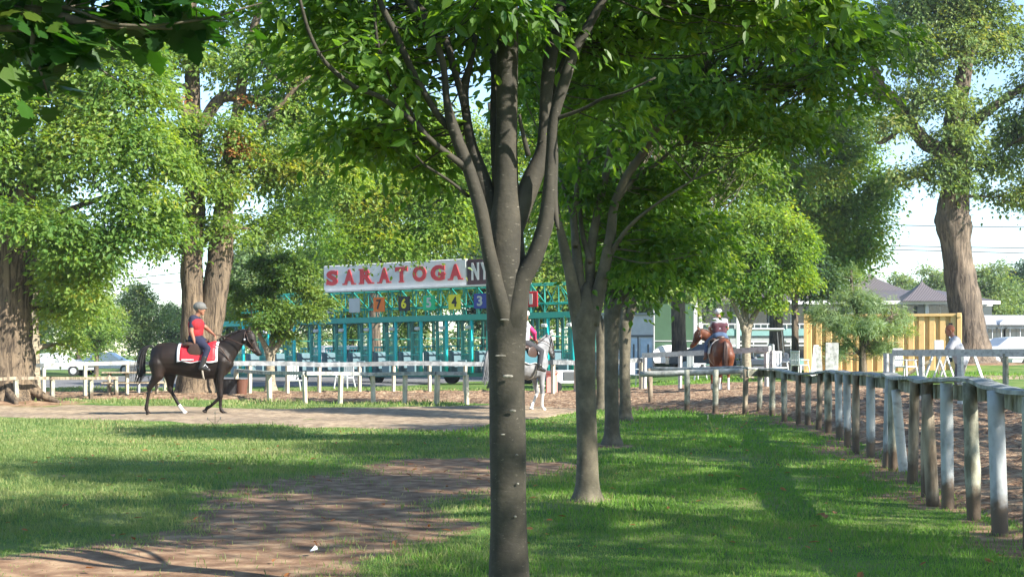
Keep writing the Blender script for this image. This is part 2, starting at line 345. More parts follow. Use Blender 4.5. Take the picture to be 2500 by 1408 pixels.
xs = np.concatenate((-np.geomspace(900, 30, 26), np.linspace(-29, -9, 41), np.linspace(-8.8, 8.8, 150), np.linspace(9, 29, 41), np.geomspace(30, 900, 26)))
ys = np.concatenate(([-300, -100, -40, -20, -10, -4, 0, 3, 5], np.linspace(6, 36, 240), np.linspace(36.4, 80, 90), np.geomspace(82, 1800, 40)))
GXX, GYY = np.meshgrid(xs, ys); GZZ = gz(GXX, GYY) + .012 * snoise(GXX, GYY, 2.6, 8) * ((GYY > 5) & (GYY < 60))
nx, ny = len(xs), len(ys); ii = np.arange((ny - 1) * nx).reshape(ny - 1, nx)[:, :-1].ravel()
gf = np.column_stack((ii, ii + 1, ii + nx + 1, ii + nx))
m, nt, b = new_mat('lawn'); M['lawn'] = m
at = node(nt, 'ShaderNodeAttribute', attribute_name='worn'); tc = node(nt, 'ShaderNodeTexCoord')
def nz(nt, tc, s, d=4, st=(1, 1, 1)):
    mp = node(nt, 'ShaderNodeMapping'); mp.inputs['Scale'].default_value = st; nt.links.new(tc.outputs['Object'], mp.inputs[0])
    n = node(nt, 'ShaderNodeTexNoise'); n.inputs['Scale'].default_value = s; n.inputs['Detail'].default_value = d; nt.links.new(mp.outputs[0], n.inputs['Vector']); return n.outputs[0]
gr = ramp(nt, nz(nt, tc, 1.1, 8), [(.36, (.055, .115, .022)), (.52, (.10, .165, .036)), (.66, (.17, .20, .065))])
dr = ramp(nt, nz(nt, tc, 5, 12), [(.33, (.13, .074, .044)), (.5, (.22, .135, .083)), (.68, (.34, .235, .145))])
nn = nz(nt, tc, 22, 6); ad = node(nt, 'ShaderNodeMath', operation='MULTIPLY_ADD'); ad.inputs[1].default_value = .9; ad.inputs[2].default_value = -.45; nt.links.new(nn, ad.inputs[0])
ad2 = node(nt, 'ShaderNodeMath', operation='ADD'); nt.links.new(ad.outputs[0], ad2.inputs[0]); nt.links.new(at.outputs['Fac'], ad2.inputs[1])
fr = ramp(nt, ad2.outputs[0], [(.32, (0, 0, 0)), (.6, (1, 1, 1))]); mx = node(nt, 'ShaderNodeMixRGB'); nt.links.new(fr, mx.inputs[0]); nt.links.new(gr, mx.inputs[1]); nt.links.new(dr, mx.inputs[2])
nt.links.new(mx.outputs[0], b.inputs['Base Color']); b.inputs['Roughness'].default_value = .95; b.inputs['Specular IOR Level'].default_value = .15
bp = node(nt, 'ShaderNodeBump'); bp.inputs['Strength'].default_value = .7; bp.inputs['Distance'].default_value = .012; nt.links.new(nz(nt, tc, 30, 9), bp.inputs['Height']); nt.links.new(bp.outputs[0], b.inputs['Normal'])
ground = mk('ground', np.column_stack((GXX.ravel(), GYY.ravel(), GZZ.ravel())), gf, M['lawn'], smooth=True); tag(ground, kind='structure')
wa = ground.data.attributes.new('worn', 'FLOAT', 'POINT'); wa.data.foreach_set('value', worn(GXX.ravel(), GYY.ravel()).astype(np.float32))
def mat_dirt(name, a, b_, c, bump=.08, sc=7):
    m, nt, bb = new_mat(name); tc = node(nt, 'ShaderNodeTexCoord'); n = nz(nt, tc, sc, 10); n2 = nz(nt, tc, .5, 3)
    c1 = ramp(nt, n, [(.34, a), (.5, b_), (.66, c)]); c2 = ramp(nt, n2, [(.4, (.8, .8, .8)), (.6, (1.12, 1.1, 1.05))])
    mx = node(nt, 'ShaderNodeMixRGB', blend_type='MULTIPLY'); mx.inputs[0].default_value = 1; nt.links.new(c1, mx.inputs[1]); nt.links.new(c2, mx.inputs[2]); nt.links.new(mx.outputs[0], bb.inputs['Base Color'])
    bb.inputs['Roughness'].default_value = .95; bb.inputs['Specular IOR Level'].default_value = .1
    bp = node(nt, 'ShaderNodeBump'); bp.inputs['Strength'].default_value = 1; bp.inputs['Distance'].default_value = bump; nt.links.new(nz(nt, tc, sc * 2, 8), bp.inputs['Height']); nt.links.new(bp.outputs[0], bb.inputs['Normal']); return m
M['track'] = mat_dirt('harrowed_dirt', (.14, .085, .055), (.25, .165, .11), (.38, .28, .19))
M['path'] = mat_dirt('path_dirt', (.20, .15, .105), (.285, .22, .155), (.37, .29, .21), .02, 5)
def resamp(P, n):
    P = np.asarray(P, float)[:, :2]; Q = catmull(P, 8); s = np.concatenate(([0], np.cumsum(np.linalg.norm(np.diff(Q, axis=0), axis=1)))); t = np.linspace(0, s[-1], n)
    return np.column_stack((np.interp(t, s, Q[:, 0]), np.interp(t, s, Q[:, 1])))
def sheet(name, A, B, mat, na, nb, lift=.012, amp=0.0, edge=.25, esc=1.5, seed=5):
    A, B = resamp(A, na), resamp(B, na); t = np.linspace(0, 1, nb)[None, :, None]
    w_ = np.linalg.norm(B - A, axis=1)[:, None]; wig = (snoise(A[:, 0], A[:, 1], esc, seed) * edge + snoise(A[:, 0], A[:, 1], esc * 5, seed + 2) * edge * .5)[:, None]
    D = (B - A) / w_; wig2 = (snoise(B[:, 0], B[:, 1], esc, seed + 1) * edge + snoise(B[:, 0], B[:, 1], esc * 5, seed + 3) * edge * .5)[:, None]
    A = A + D * wig; B = B + D * wig2; P = A[:, None] * (1 - t) + B[:, None] * t; X, Y = P[..., 0], P[..., 1]
    hz = gz(X, Y) + lift + .014
    e = np.minimum(t[..., 0], 1 - t[..., 0]) * 2; fade = sm(e * 8)
    if amp: hz = hz + fade * amp * (np.abs(snoise(X, Y, 9, 21)) * .6 + np.abs(snoise(X, Y, 22, 22)) * .5 + .25)
    hz = hz - (1 - sm(e * 20)) * (lift + .05)
    ii = np.arange((na - 1) * nb).reshape(na - 1, nb)[:, :-1].ravel(); f = np.column_stack((ii, ii + 1, ii + nb + 1, ii + nb))
    o = mk(name, np.column_stack((X.ravel(), Y.ravel(), hz.ravel())), f, mat, smooth=True); return tag(o, kind='structure')
inner = [(-40, 41.6), (-22, 41.5), (-13, 41.8), (-6, 41.8), (-2, 40.5), (.8, 36.6), (2.2, 35.5)] + [(p[0] + .12, p[1] - .1) for p in near_w[1::2]] + [(4.2, -2), (4.4, -9)]
outer = [(-40, 50), (-22, 49), (-13, 50), (-6, 50), (0, 50.5), (6, 50), (9, 46), (10.6, 38), (11.2, 30), (12, 22), (12, 10), (11.5, 0), (11, -9)]
sheet('dirt_track', inner, outer, M['track'], 520, 64, .016, .055, .10, 1.5, 5)
up = [GP(-500, 984), GP(0, 984), GP(200, 988), GP(420, 992), GP(640, 999), GP(900, 995), GP(1150, 990), GP(1330, 985), GP(1480, 978)]
lw = [GP(-500, 1018), GP(0, 1019), GP(200, 1024), GP(420, 1030), GP(640, 1037), GP(900, 1045), GP(1120, 1052), GP(1240, 1032), GP(1420, 1003)]
sheet('horse_path', lw, up, M['path'], 320, 40, .004, .012, .12, 1.3, 9)
M['asphalt'] = mat_dirt('asphalt', (.10, .10, .105), (.15, .15, .155), (.2, .2, .2), .004, 12)
sheet('road', [(-70, 58), (-30, 58), (-8, 60), (3, 78), (30, 80), (70, 80)], [(-70, 88), (-30, 88), (-8, 90), (3, 100), (30, 104), (70, 104)], M['asphalt'], 120, 24, .02, 0, .05)
sheet('paved_path', [(8.5, 52.5), (14, 50), (22, 48), (40, 46)], [(8.5, 54.5), (14, 53), (22, 54), (40, 54)], M['path'], 60, 10, .01, 0, .05)
# ---------------------------------------------------------------- grass
M['grass'] = mat_leaf('grass_blade', (.085, .20, .028), (.17, .31, .045), (.30, .30, .10), .38, (1.5, 1.6, .6), .5, .55)
M['grass_dry'] = mat_leaf('grass_dry', (.12, .18, .055), (.23, .27, .10), (.40, .34, .18), .38, (1.5, 1.5, .7), .5, .6)
def on_lawn(X, Y):
    k = np.ones(len(X), bool)
    k &= ~((X > np.interp(Y, FN[::-1, 1], FN[::-1, 0]) + .25) & (Y < 36))
    u = np.array([p[:2] for p in up]); l = np.array([p[:2] for p in lw]); e = snoise(X, Y, 3, 33) * .12
    k &= ~((Y > np.interp(X, l[:, 0], l[:, 1]) - .1 + e) & (Y < np.interp(X, u[:, 0], u[:, 1]) + .1 + e) & (X < 3.2))
    iy = np.array([p[:2] for p in inner[:7]]); k &= ~((Y > np.interp(X, iy[:, 0], iy[:, 1])) & (Y < 50) & (X < 10))
    k &= ~((X > 2.2) & (Y > 35.5) & (Y < 49)); k &= ~((X > 10) & (Y < 49)); k &= Y < 56
    return k
def grass(name, bands, mat, seed, pref):
    rs = np.random.default_rng(seed); VV = []; 
    for (y0, y1, dens, h, wd) in bands:
        hw = y1 * 1250 / F + .8; n = int(dens * 2 * hw * (y1 - y0)); X = rs.uniform(-hw, hw, n); Y = rs.uniform(y0, y1, n)
        wv = worn(X, Y); k = on_lawn(X, Y) & (rs.uniform(size=n) > wv * 1.02) & (np.abs(X) < Y * 1250 / F + .5)
        mix = 1 / (1 + np.exp(-(snoise(X, Y, 1.3, 40) * 1.1 - (X - .1) * .62 + .2 + wv * 2.2))); u = rs.uniform(size=n); k &= (u < mix) if pref else (u >= mix)
        X, Y = X[k], Y[k]; n = len(X); hh = h * rs.uniform(.45, 1.25, n) * (1 + .35 * snoise(X, Y, 2.0, 44)); a = rs.uniform(0, 2 * np.pi, n)
        W2 = wd * rs.uniform(.6, 1.2, n); bend = rs.uniform(.1, .8, n) * hh; ba = rs.uniform(0, 2 * np.pi, n)
        Z = gz(X, Y) + .012 * snoise(X, Y, 2.6, 8); P = np.column_stack((X, Y, Z)); S = np.column_stack((np.cos(a), np.sin(a), 0 * a)) * W2[:, None] / 2; D = np.column_stack((np.cos(ba) * bend, np.sin(ba) * bend, hh))
        mid = P + D * np.array((.35, .35, .6)); VV.append(np.stack((P - S, P + S, mid + S * .7, P + D, mid - S * .7), 1).reshape(-1, 3))
    V = np.vstack(VV); n = len(V) // 5; Fc = np.arange(n * 5).reshape(n, 5)
    o = mk(name, V, Fc, mat); return tag(o, 'short mown grass covering the lawn beneath the young trees' if not pref else 'dull dry blades of grass mixed into the lawn', 'grass', kind='stuff')
bands = [(7.8, 12, 2000, .036, .0055), (12, 17, 950, .042, .0085), (17, 24, 400, .048, .013), (24, 36, 150, .055, .021), (36, 56, 40, .09, .035)]
grass('grass', bands, M['grass'], 1, False); grass('grass', bands, M['grass_dry'], 2, True)
# ================================================================ FENCES
M['wood_white'] = mat_noise('white_paint', (.28, .27, .25), (.52, .51, .48), 7, .6, .25, 14, (1, 1, 2), lo=.28, hi=.5)
M['wood_blue'] = mat_noise('faded_white_paint', (.17, .18, .175), (.38, .40, .40), 9, .65, .3, 16, (1, 1, .5), lo=.25, hi=.5)
M['wood_mossy'] = mat_noise('mossy_paint', (.12, .115, .08), (.37, .37, .30), 9, .85, .4, 18, (1, 1, .6), c3=(.27, .265, .20))
M['wood_brown'] = mat_noise('bare_wood', (.12, .09, .06), (.36, .30, .215), 7, .85, .5, 20, (1.5, 1.5, .35), c3=(.25, .20, .14))
M['wood_grey'] = mat_noise('weathered_cap', (.17, .175, .165), (.42, .43, .41), 6, .85, .5, 16, (1, 1, 1), c3=(.30, .305, .285))
M['rail_grey'] = mat_noise('rail_grey', (.10, .108, .112), (.25, .26, .265), 5, .7, .3, 14, (1, 1, 1), c3=(.175, .185, .19))
M['wood_cream'] = mat_noise('cream_post', (.34, .30, .21), (.56, .51, .39), 5, .7, .2, 14, (1, 1, .5))
def splash(m, c=(.10, .07, .045)):
    nt = m.node_tree; b = nt.nodes['Principled BSDF']; src = b.inputs['Base Color'].links[0].from_socket; tc = node(nt, 'ShaderNodeTexCoord'); sp = node(nt, 'ShaderNodeSeparateXYZ'); nt.links.new(tc.outputs['Object'], sp.inputs[0])
    n = node(nt, 'ShaderNodeTexNoise'); n.inputs['Scale'].default_value = 13; n.inputs['Detail'].default_value = 5; nt.links.new(tc.outputs['Object'], n.inputs['Vector'])
    a = node(nt, 'ShaderNodeMath', operation='MULTIPLY_ADD'); a.inputs[1].default_value = -.22; nt.links.new(n.outputs[0], a.inputs[0]); nt.links.new(sp.outputs[2], a.inputs[2])
    f = ramp(nt, a.outputs[0], [(.0, (1, 1, 1)), (.12, (0, 0, 0))]); x = node(nt, 'ShaderNodeMixRGB'); x.inputs[2].default_value = (*c, 1); nt.links.new(f, x.inputs[0]); nt.links.new(src, x.inputs[1]); nt.links.new(x.outputs[0], b.inputs['Base Color'])
for q_ in ('wood_blue', 'wood_mossy', 'wood_brown'): splash(M[q_])
def plank(mb, p, q, h, t, sag=0, rz=None):
    """a board from p to q: h tall, t thick (vertical board) built with a few spans"""
    p, q = np.asarray(p, float), np.asarray(q, float); d = q - p; L = np.linalg.norm(d[:2]); nrm = np.array((-d[1], d[0], 0)) / L
    for a, b_ in ((0, 1),):
        A, B = p, q; V = []
        for c in (A, B):
            for (u, v) in ((-1, -1), (1, -1), (1, 1), (-1, 1)): V.append(c + nrm * u * t / 2 + np.array((0, 0, v * h / 2)))
        mb.add(V, [(0, 1, 2, 3), (7, 6, 5, 4), (0, 4, 5, 1), (1, 5, 6, 2), (2, 6, 7, 3), (3, 7, 4, 0)])
def fence(name, label, posts, post_mats, ph, pr, rails, group=None, cat='fence', square=None, seed=0, below=.25):
    """posts: world base points; rails: list of (name, height of centre, board height, thickness, offset, material)"""
    rs = np.random.default_rng(seed); rt = root(name, posts[0], label, cat, group)
    for i, p in enumerate(posts):
        mb = MB(); tl = rs.normal(0, .018, 2); hh = ph(i) if callable(ph) else ph; r = (pr if square is None else square) * rs.uniform(.9, 1.1)
        top = np.array(p) + np.array((tl[0], tl[1], hh))
        bot = np.array(p) - np.array((0, 0, below))
        if square: 
            P = [bot, top]; T = MB(); k = np.linspace(0, 1, 5)[:, None]; Q = bot * (1 - k) + top * k; mb.tube(Q, r * .72, 4, mod=lambda th, i, p: 1 + rs.normal(0, .01))
            mb.V[-1] = mb.V[-1]
        else: k = np.linspace(0, 1, 7)[:, None]; Q = bot * (1 - k) + top * k; mb.tube(Q, r * (1 + rs.normal(0, .025, 7)), 12)
        mb.out('post', post_mats[i % len(post_mats)] if isinstance(post_mats, list) else post_mats, rt, off=rt.location, smooth=not square)
    for (nm, hc, bh, t, off, mat, wave) in rails:
        for a, b_ in zip(range(len(posts) - 1), range(1, len(posts))):
            A, B = np.array(posts[a]), np.array(posts[b_]); d = B - A; nrm = np.array((-d[1], d[0], 0)) / (np.linalg.norm(d[:2]) + 1e-9)
            rs2 = np.random.default_rng(a * 7 + 1); za = hc + wave * math.sin(a * 1.7 + seed); zb = hc + wave * math.sin(b_ * 1.7 + seed)
            mb = MB(); ov = d * (.04 if bh > t else .0); plank(mb, A + nrm * off - ov * 0 + np.array((0, 0, za)), B + nrm * off + ov + np.array((0, 0, zb)), bh, t)
            mb.out(nm, mat, rt, off=rt.location)
    return rt
# --- near fence that runs from lower right to the middle
kinds = {0: 'wood_brown', 1: 'wood_mossy', 2: 'wood_mossy', 3: 'wood_brown', 4: 'wood_mossy', 5: 'wood_mossy', 6: 'wood_mossy', 7: 'wood_brown', 8: 'wood_mossy', 9: 'wood_brown', 10: 'wood_mossy', 11: 'wood_blue', 12: 'wood_blue', 13: 'wood_brown', 14: 'wood_blue', 15: 'wood_blue', 16: 'wood_mossy', 17: 'wood_brown', 18: 'wood_brown', 19: 'wood_blue', 20: 'wood_mossy', 21: 'wood_blue', 22: 'wood_mossy', 23: 'wood_blue', 24: 'wood_brown', 25: 'wood_mossy'}
cap_top = {3: 897, 4: 897, 5: 900, 6: 904, 7: 911, 8: 912, 9: 906, 10: 905, 11: 907, 12: 907, 13: 908, 14: 912, 15: 913, 16: 917, 17: 922, 18: 926, 19: 926, 20: 924, 21: 943}
rt = root('rail_fence', near_w[3], 'weathered horse rail fence with mixed white and brown posts curving away at right', 'fence')
rs = np.random.default_rng(3); capz = {}
for i, p in enumerate(near_w):
    Y = p[1]; zt = H + (YH - cap_top[i]) / F * Y if i in cap_top else p[2] + (1.04 if i < 3 else 1.10); capz[i] = zt
    if i >= 22: capz[i] = zt = p[2] + 1.10 - .01 * (i - 21)
    mb = MB(); kd = kinds[i]; r = {'wood_blue': .057, 'wood_mossy': .05, 'wood_brown': .048}[kd] * rs.uniform(.92, 1.1)
    if i <= 2: r = .055; top = zt - .10
    else: top = zt - .03
    lean = np.array((rs.normal(0, .02) - (.03 if i > 18 else 0), rs.normal(0, .02), 0)); b0 = np.array((p[0], p[1], p[2] - .3)); t0 = np.array((p[0], p[1], top)) + lean
    k = np.linspace(0, 1, 9)[:, None]; Q = b0 * (1 - k) + t0 * k
    if kd == 'wood_blue': mb.tube(Q, r * (1 + rs.normal(0, .012, 9)), 16)
    else: mb.tube(Q, r * 1.1 * (1 + rs.normal(0, .05, 9)), 9, mod=lambda th, i, p: 1 + .07 * np.sin(3 * th + 1) + .05 * np.sin(5 * th + p[2] * 3))
    mb.out('post', M[kd], rt, off=rt.location, smooth=True)
fd = lambda a, b_: (lambda d: np.array((-d[1], d[0], 0)) / np.linalg.norm(d[:2]))(b_ - a)
for i in range(3, len(near_w) - 1):
    a, b_ = near_w[i].copy(), near_w[i + 1].copy(); a[2], b_[2] = capz[i], capz[i + 1]; nrm = -fd(a, b_)
    if nrm[0] < 0: nrm = -nrm
    # worn cap board with a little warp, lapped a few mm over the last one
    mb = MB(); n = 7; V = []; sd_ = rs.uniform(0, 6)
    for k in range(n):
        t = k / (n - 1); c = a * (1 - t) + b_ * t; c = c + (b_ - a) * (.0) ; zz = .012 * math.sin(3.1 * t + sd_) + (.004 if i % 2 else 0)
        hw_ = .085 + .006 * math.sin(9 * t + sd_)
        for (u, v) in ((-hw_, -.03), (hw_ * 1.1, -.03), (hw_ * 1.1, .0), (0, .012), (-hw_, .0)): V.append(c + nrm * (u + .02) + np.array((0, 0, v + zz)))
    Fc = [(k * 5 + j, k * 5 + (j + 1) % 5, (k + 1) * 5 + (j + 1) % 5, (k + 1) * 5 + j) for k in range(n - 1) for j in range(5)] + [(4, 3, 2, 1, 0), tuple(range((n - 1) * 5, n * 5))]
    mb.add(V, Fc).out('cap_board', M['wood_grey'], rt, off=rt.location)
    mb = MB(); s_ = np.array((0, 0, -.11 - rs.uniform(0, .01))); plank(mb, a + nrm * .095 + s_, b_ + nrm * .095 + s_ + (b_ - a) * .02, .135, .035); mb.out('side_board', M['wood_mossy'], rt, off=rt.location)
p1, p2, p3, p4 = W(1563, 913, 33.6), W(1700, 909, 33.2), W(1824, 905, 32.6), W(1590, 900, 35.4)
MB().tube(catmull([p1, p2, p3], 5), [.068] * 11, 12).out('log_rail', M['wood_grey'], rt, off=rt.location, smooth=True)
MB().tube(catmull([p4, W(1700, 901, 34.6), W(1812, 897, 33.2)], 5), [.05] * 11, 12).out('log_rail', M['wood_grey'], rt, off=rt.location, smooth=True)
# leaning white stake and short broken stake beside it
def stake(label, base, top, r, mat, pointed=False):
    o = MB().tube(np.array(base) + np.linspace(0, 1, 6)[:, None] * (np.array(top) - np.array(base)), [r, r, r, r, r * .98, r * (.7 if pointed else .95)], 10).out('stake', mat, None, off=base, smooth=True)
    o.location = tuple(float(v) for v in base); return tag(o, label, 'stake')
stake('bright white stake leaning against the rail fence at right', GP(2208, 1152) - (0, 0, .1), W(2187, 952, 16.2), .055, M['wood_white'])
stake('short broken brown stake with slanted top standing behind the rail fence', GX(2270, 12.6) + (.12, .3, -.1), W(2262, 962, 12.9), .06, M['wood_brown'], True)
# --- left and middle fences beyond the path
fr_px = [(577, 968), (659, 979), (746, 987), (830, 986), (912, 985), (988, 985), (1065, 986), (1140, 986)]
fence('rail_fence', 'low cream rail fence along the near side of the dirt track before the gate', [GP(*p) for p in fr_px], M['wood_cream'], .80, .06, [('rail', .83, .10, .16, 0, M['wood_grey'], .012)], 'fences along the dirt track', square=.098, seed=4)
bk_px = [(530, 966), (609, 968), (702, 968), (779, 968), (878, 963), (960, 963), (1049, 962), (1134, 961), (1250, 960), (1350, 975), (1407, 962), (1480, 962), (1565, 955)]
bkw = [GP(x, min(y, 966)) for x, y in bk_px]
fence('rail_fence', 'taller grey topped rail fence on the far side of the track, before the starting gate', bkw, M['wood_cream'], .98, .06, [('rail', 1.04, .15, .11, 0, M['rail_grey'], .02)], 'fences along the dirt track', square=.095, seed=5)
cw_px = [(1573, 955), (1660, 955), (1740, 953), (1872, 950)]
fence('rail_fence', 'white rail fence behind the brown horse, ending at a thick double post', [GP(*p) for p in cw_px] + [GP(1884, 950)], M['wood_white'], 1.14, .07, [('rail', 1.19, .16, .08, -.06, M['wood_white'], .01)], 'fences along the dirt track', square=.1, seed=6)
rw = [GX(2163, 34.5), GX(2178, 34), GX(2250, 32), GX(2345, 30.4), GX(2455, 28.2), GX(2570, 26.4), GX(2700, 24.6)]
rt = root('rail_fence', rw[0], 'white rail fence in front of the man in the pale shirt at right', 'fence', 'fences along the dirt track')
for i, p in enumerate(rw):
    zt = H + (YH - 860) / F * p[1] - .02; k = np.linspace(0, 1, 3)[:, None]; q0 = p - (0, 0, .3); q1 = np.array((p[0], p[1], zt))
    MB().tube(q0 * (1 - k) + q1 * k, .07 if i != 4 else .06, 4).out('post', M['wood_white'] if i not in (4,) else M['wood_mossy'], rt, off=rt.location)
for a, b_ in zip(rw[:-1], rw[1:]):
    if b_ is rw[1]: continue
    za, zb = H + (YH - 861) / F * a[1], H + (YH - 861) / F * b_[1]; mb = MB(); plank(mb, (a[0], a[1] - .07, za), (b_[0], b_[1] - .07, zb), .15, .045); mb.out('rail', M['wood_white'], rt, off=rt.location)
# left pair
lf = [GP(-60, 979), GP(20, 979), GP(106, 978), GP(208, 974), GP(310, 970), GP(402, 958)]
fence('rail_fence', 'pale rail fence behind the big maple at far left, upper grey rail', lf, M['wood_cream'], 1.02, .06, [('rail', 1.05, .11, .08, 0, M['wood_grey'], .01)], 'fences along the dirt track', square=.09, seed=8)
lf2 = [GP(-40, 982), GP(40, 982), GP(128, 980), GP(222, 976), GP(285, 973)]
fence('rail_fence', 'low dark rail fence behind the big maple at far left', lf2, M['wood_mossy'], .6, .06, [('rail', .62, .08, .12, 0, M['wood_brown'], .012)], 'fences along the dirt track', square=.1, seed=9)
# ================================================================ TREES
def base_root(px, Y, label, name='tree', group=None, cat='tree', sink=0.0):
    p = GX(px, Y); return root(name, p, label, cat, group)
rowg = 'young shade trees planted in a row down the lawn'
def lent(th, i, p): return 1 + .02 * np.sin(2 * th + p[2]) + .025 * math.sin(p[2] * 9) 
def flare(k, amt, n=5, ph=0.0):
    def f(th, i, p): 
        e = math.exp(-i / k); return (1 + amt * e) * (1 + .16 * e * np.sin(n * th + ph) + .05 * np.sin(7 * th + i * .5) + .045 * np.sin(13 * th + i * .9))
    return f
# --- T1, the foremost
Y = 7.6; t1 = base_root(1240, Y, 'nearest young tree, its mottled grey trunk standing in the centre foreground and forking high', group=rowg)
mb = MB(); S = []
b = GX(1243, Y); bp_y = YH + (H - b[2]) * F / Y
rs = np.random.default_rng(2)
S.append(px_limb(mb, [(1243, bp_y + 14, 150), (1243, bp_y - 25, 108), (1242, 1330, 92), (1240, 1100, 86), (1237, 900, 88), (1238, 760, 96), (1240, 690, 104), (1236, 620, 92), (1236, 540, 80), (1236, 470, 60), (1236, 350, 54), (1238, 200, 52), (1240, 60, 50), (1243, -120, 44), (1243, -400, 34), (1240, -700, 20)], Y, 7.7, 22, lent))
for L, dy in (([(1240, 850, 30), (1254, 770, 48), (1272, 690, 46), (1304, 630, 42), (1330, 550, 38), (1341, 460, 30), (1346, 370, 26), (1352, 290, 27), (1378, 200, 28), (1405, 120, 25), (1450, 40, 22), (1500, -60, 18), (1560, -250, 12)], -.1),
    ([(1238, 660, 30), (1250, 570, 52), (1275, 500, 50), (1302, 430, 46), (1326, 370, 38), (1330, 300, 30), (1336, 200, 32), (1348, 120, 32), (1366, 50, 30), (1372, -120, 24), (1385, -350, 14)], .25),
    ([(1240, 820, 26), (1226, 750, 44), (1208, 680, 38), (1190, 600, 34), (1174, 515, 34), (1150, 430, 30), (1120, 350, 30), (1100, 290, 26), (1090, 240, 18), (1080, 150, 16), (1045, 60, 20), (1010, 20, 20), (965, -60, 16), (920, -200, 10)], -.2),
    ([(1236, 650, 30), (1222, 560, 48), (1200, 500, 44), (1172, 420, 36), (1150, 350, 26), (1137, 270, 22), (1133, 215, 24), (1150, 150, 14), (1165, 70, 15), (1185, 10, 18), (1205, -120, 12)], .3),
    ([(1135, 260, 20), (1112, 180, 16), (1085, 90, 20), (1050, 45, 18), (1010, 5, 22), (980, -60, 16)], .35),
    ([(1212, 455, 20), (1205, 300, 18), (1210, 170, 24), (1190, 80, 20), (1170, -30, 16), (1150, -200, 10)], .5),
    ([(1108, 320, 24), (1072, 285, 18), (1035, 225, 17), (1000, 160, 17), (965, 80, 17), (930, 10, 15), (905, -80, 10)], -.35),
    ([(1150, 420, 22), (1105, 385, 16), (1055, 345, 14), (1000, 290, 13), (930, 238, 13), (870, 215, 13), (820, 178, 12), (785, 140, 10), (755, 80, 9), (735, 10, 8), (715, -70, 6)], -.6),
    ([(1050, 340, 12), (1000, 270, 9), (958, 200, 9), (935, 150, 8), (918, 80, 8), (915, -20, 7)], -.3),
    ([(1145, 480, 9), (1095, 440, 7), (1040, 405, 6), (1015, 380, 5)], -.3),
    ([(1352, 292, 12), (1420, 268, 9), (1475, 240, 8), (1525, 226, 6), (1600, 190, 5)], -.4),
    ([(1362, 560, 8), (1350, 470, 22), (1352, 380, 22), (1350, 290, 18), (1362, 190, 16), (1395, 110, 14)], .5),
    ([(1306, 640, 22), (1338, 560, 22), (1354, 470, 20)], .45),
    ([(1240, 60, 20), (1280, -60, 12), (1340, -160, 8)], .3), ([(1290, 380, 14), (1275, 320, 10), (1268, 280, 7)], -.1)):
    S.append(px_limb(mb, L, Y + dy * .15, Y + dy, 10, lent))
ST = np.vstack(S)
lob = [PL(900, 200, 190, 130, 8.0, 1.0), PL(820, 60, 210, 110, 8.2, 1.1), PL(1060, 60, 180, 130, 8.4, .9), PL(930, 340, 190, 55, 8.2, .8), PL(1040, 420, 80, 40, 8.3, .3), PL(1200, 20, 150, 110, 7.3, .7), PL(1230, 120, 60, 60, 9, .5),
       PL(1420, 90, 140, 110, 8.3, 1.0), PL(1580, 40, 180, 110, 8.0, 1.0), PL(1480, 260, 110, 80, 8.6, .6), PL(1790, 20, 200, 110, 8.0, .9), PL(1400, 330, 50, 50, 7.9, .25), PL(2000, 20, 160, 90, 8.0, .6),
       PL(850, -250, 350, 180, 8, 1.5), PL(1250, -350, 350, 250, 8, 1.5), PL(1650, -250, 380, 180, 8, 1.5)]
V, Fc, C = crown_geo(lob, 1350, 22, .078, .17, rs, SH_O, .5, .5, .16, gap=.42, gsc=2.2)
twigs(mb, ST, C, 260, rs, .007, .002); mb.out('trunk', M['bark_near_shaded'], t1, off=t1.location, smooth=True); crown(t1, V, Fc, M['leaf_shade'])
M['scar'] = mat_noise('bark_scar', (.13, .12, .10), (.30, .28, .24), 40, .9, .4, 60)
for px_, py_, a_, c_ in ((1240, 918, .028, .009), (1252, 1002, .018, .007), (1222, 868, .03, .004), (1262, 1110, .008, .005), (1264, 1180, .008, .006), (1228, 1060, .012, .004), (1258, 1260, .007, .006), (1232, 780, .024, .004)):
    hw_ = 43; off = (px_ - 1240) / hw_; yy = 7.6 - .092 * math.sqrt(max(.05, 1 - off * off)); MB().ball(W(px_, py_, yy), (a_, .006, c_), nu=12, nv=7).out('bark_scar', M['scar'], t1, off=t1.location, smooth=True)

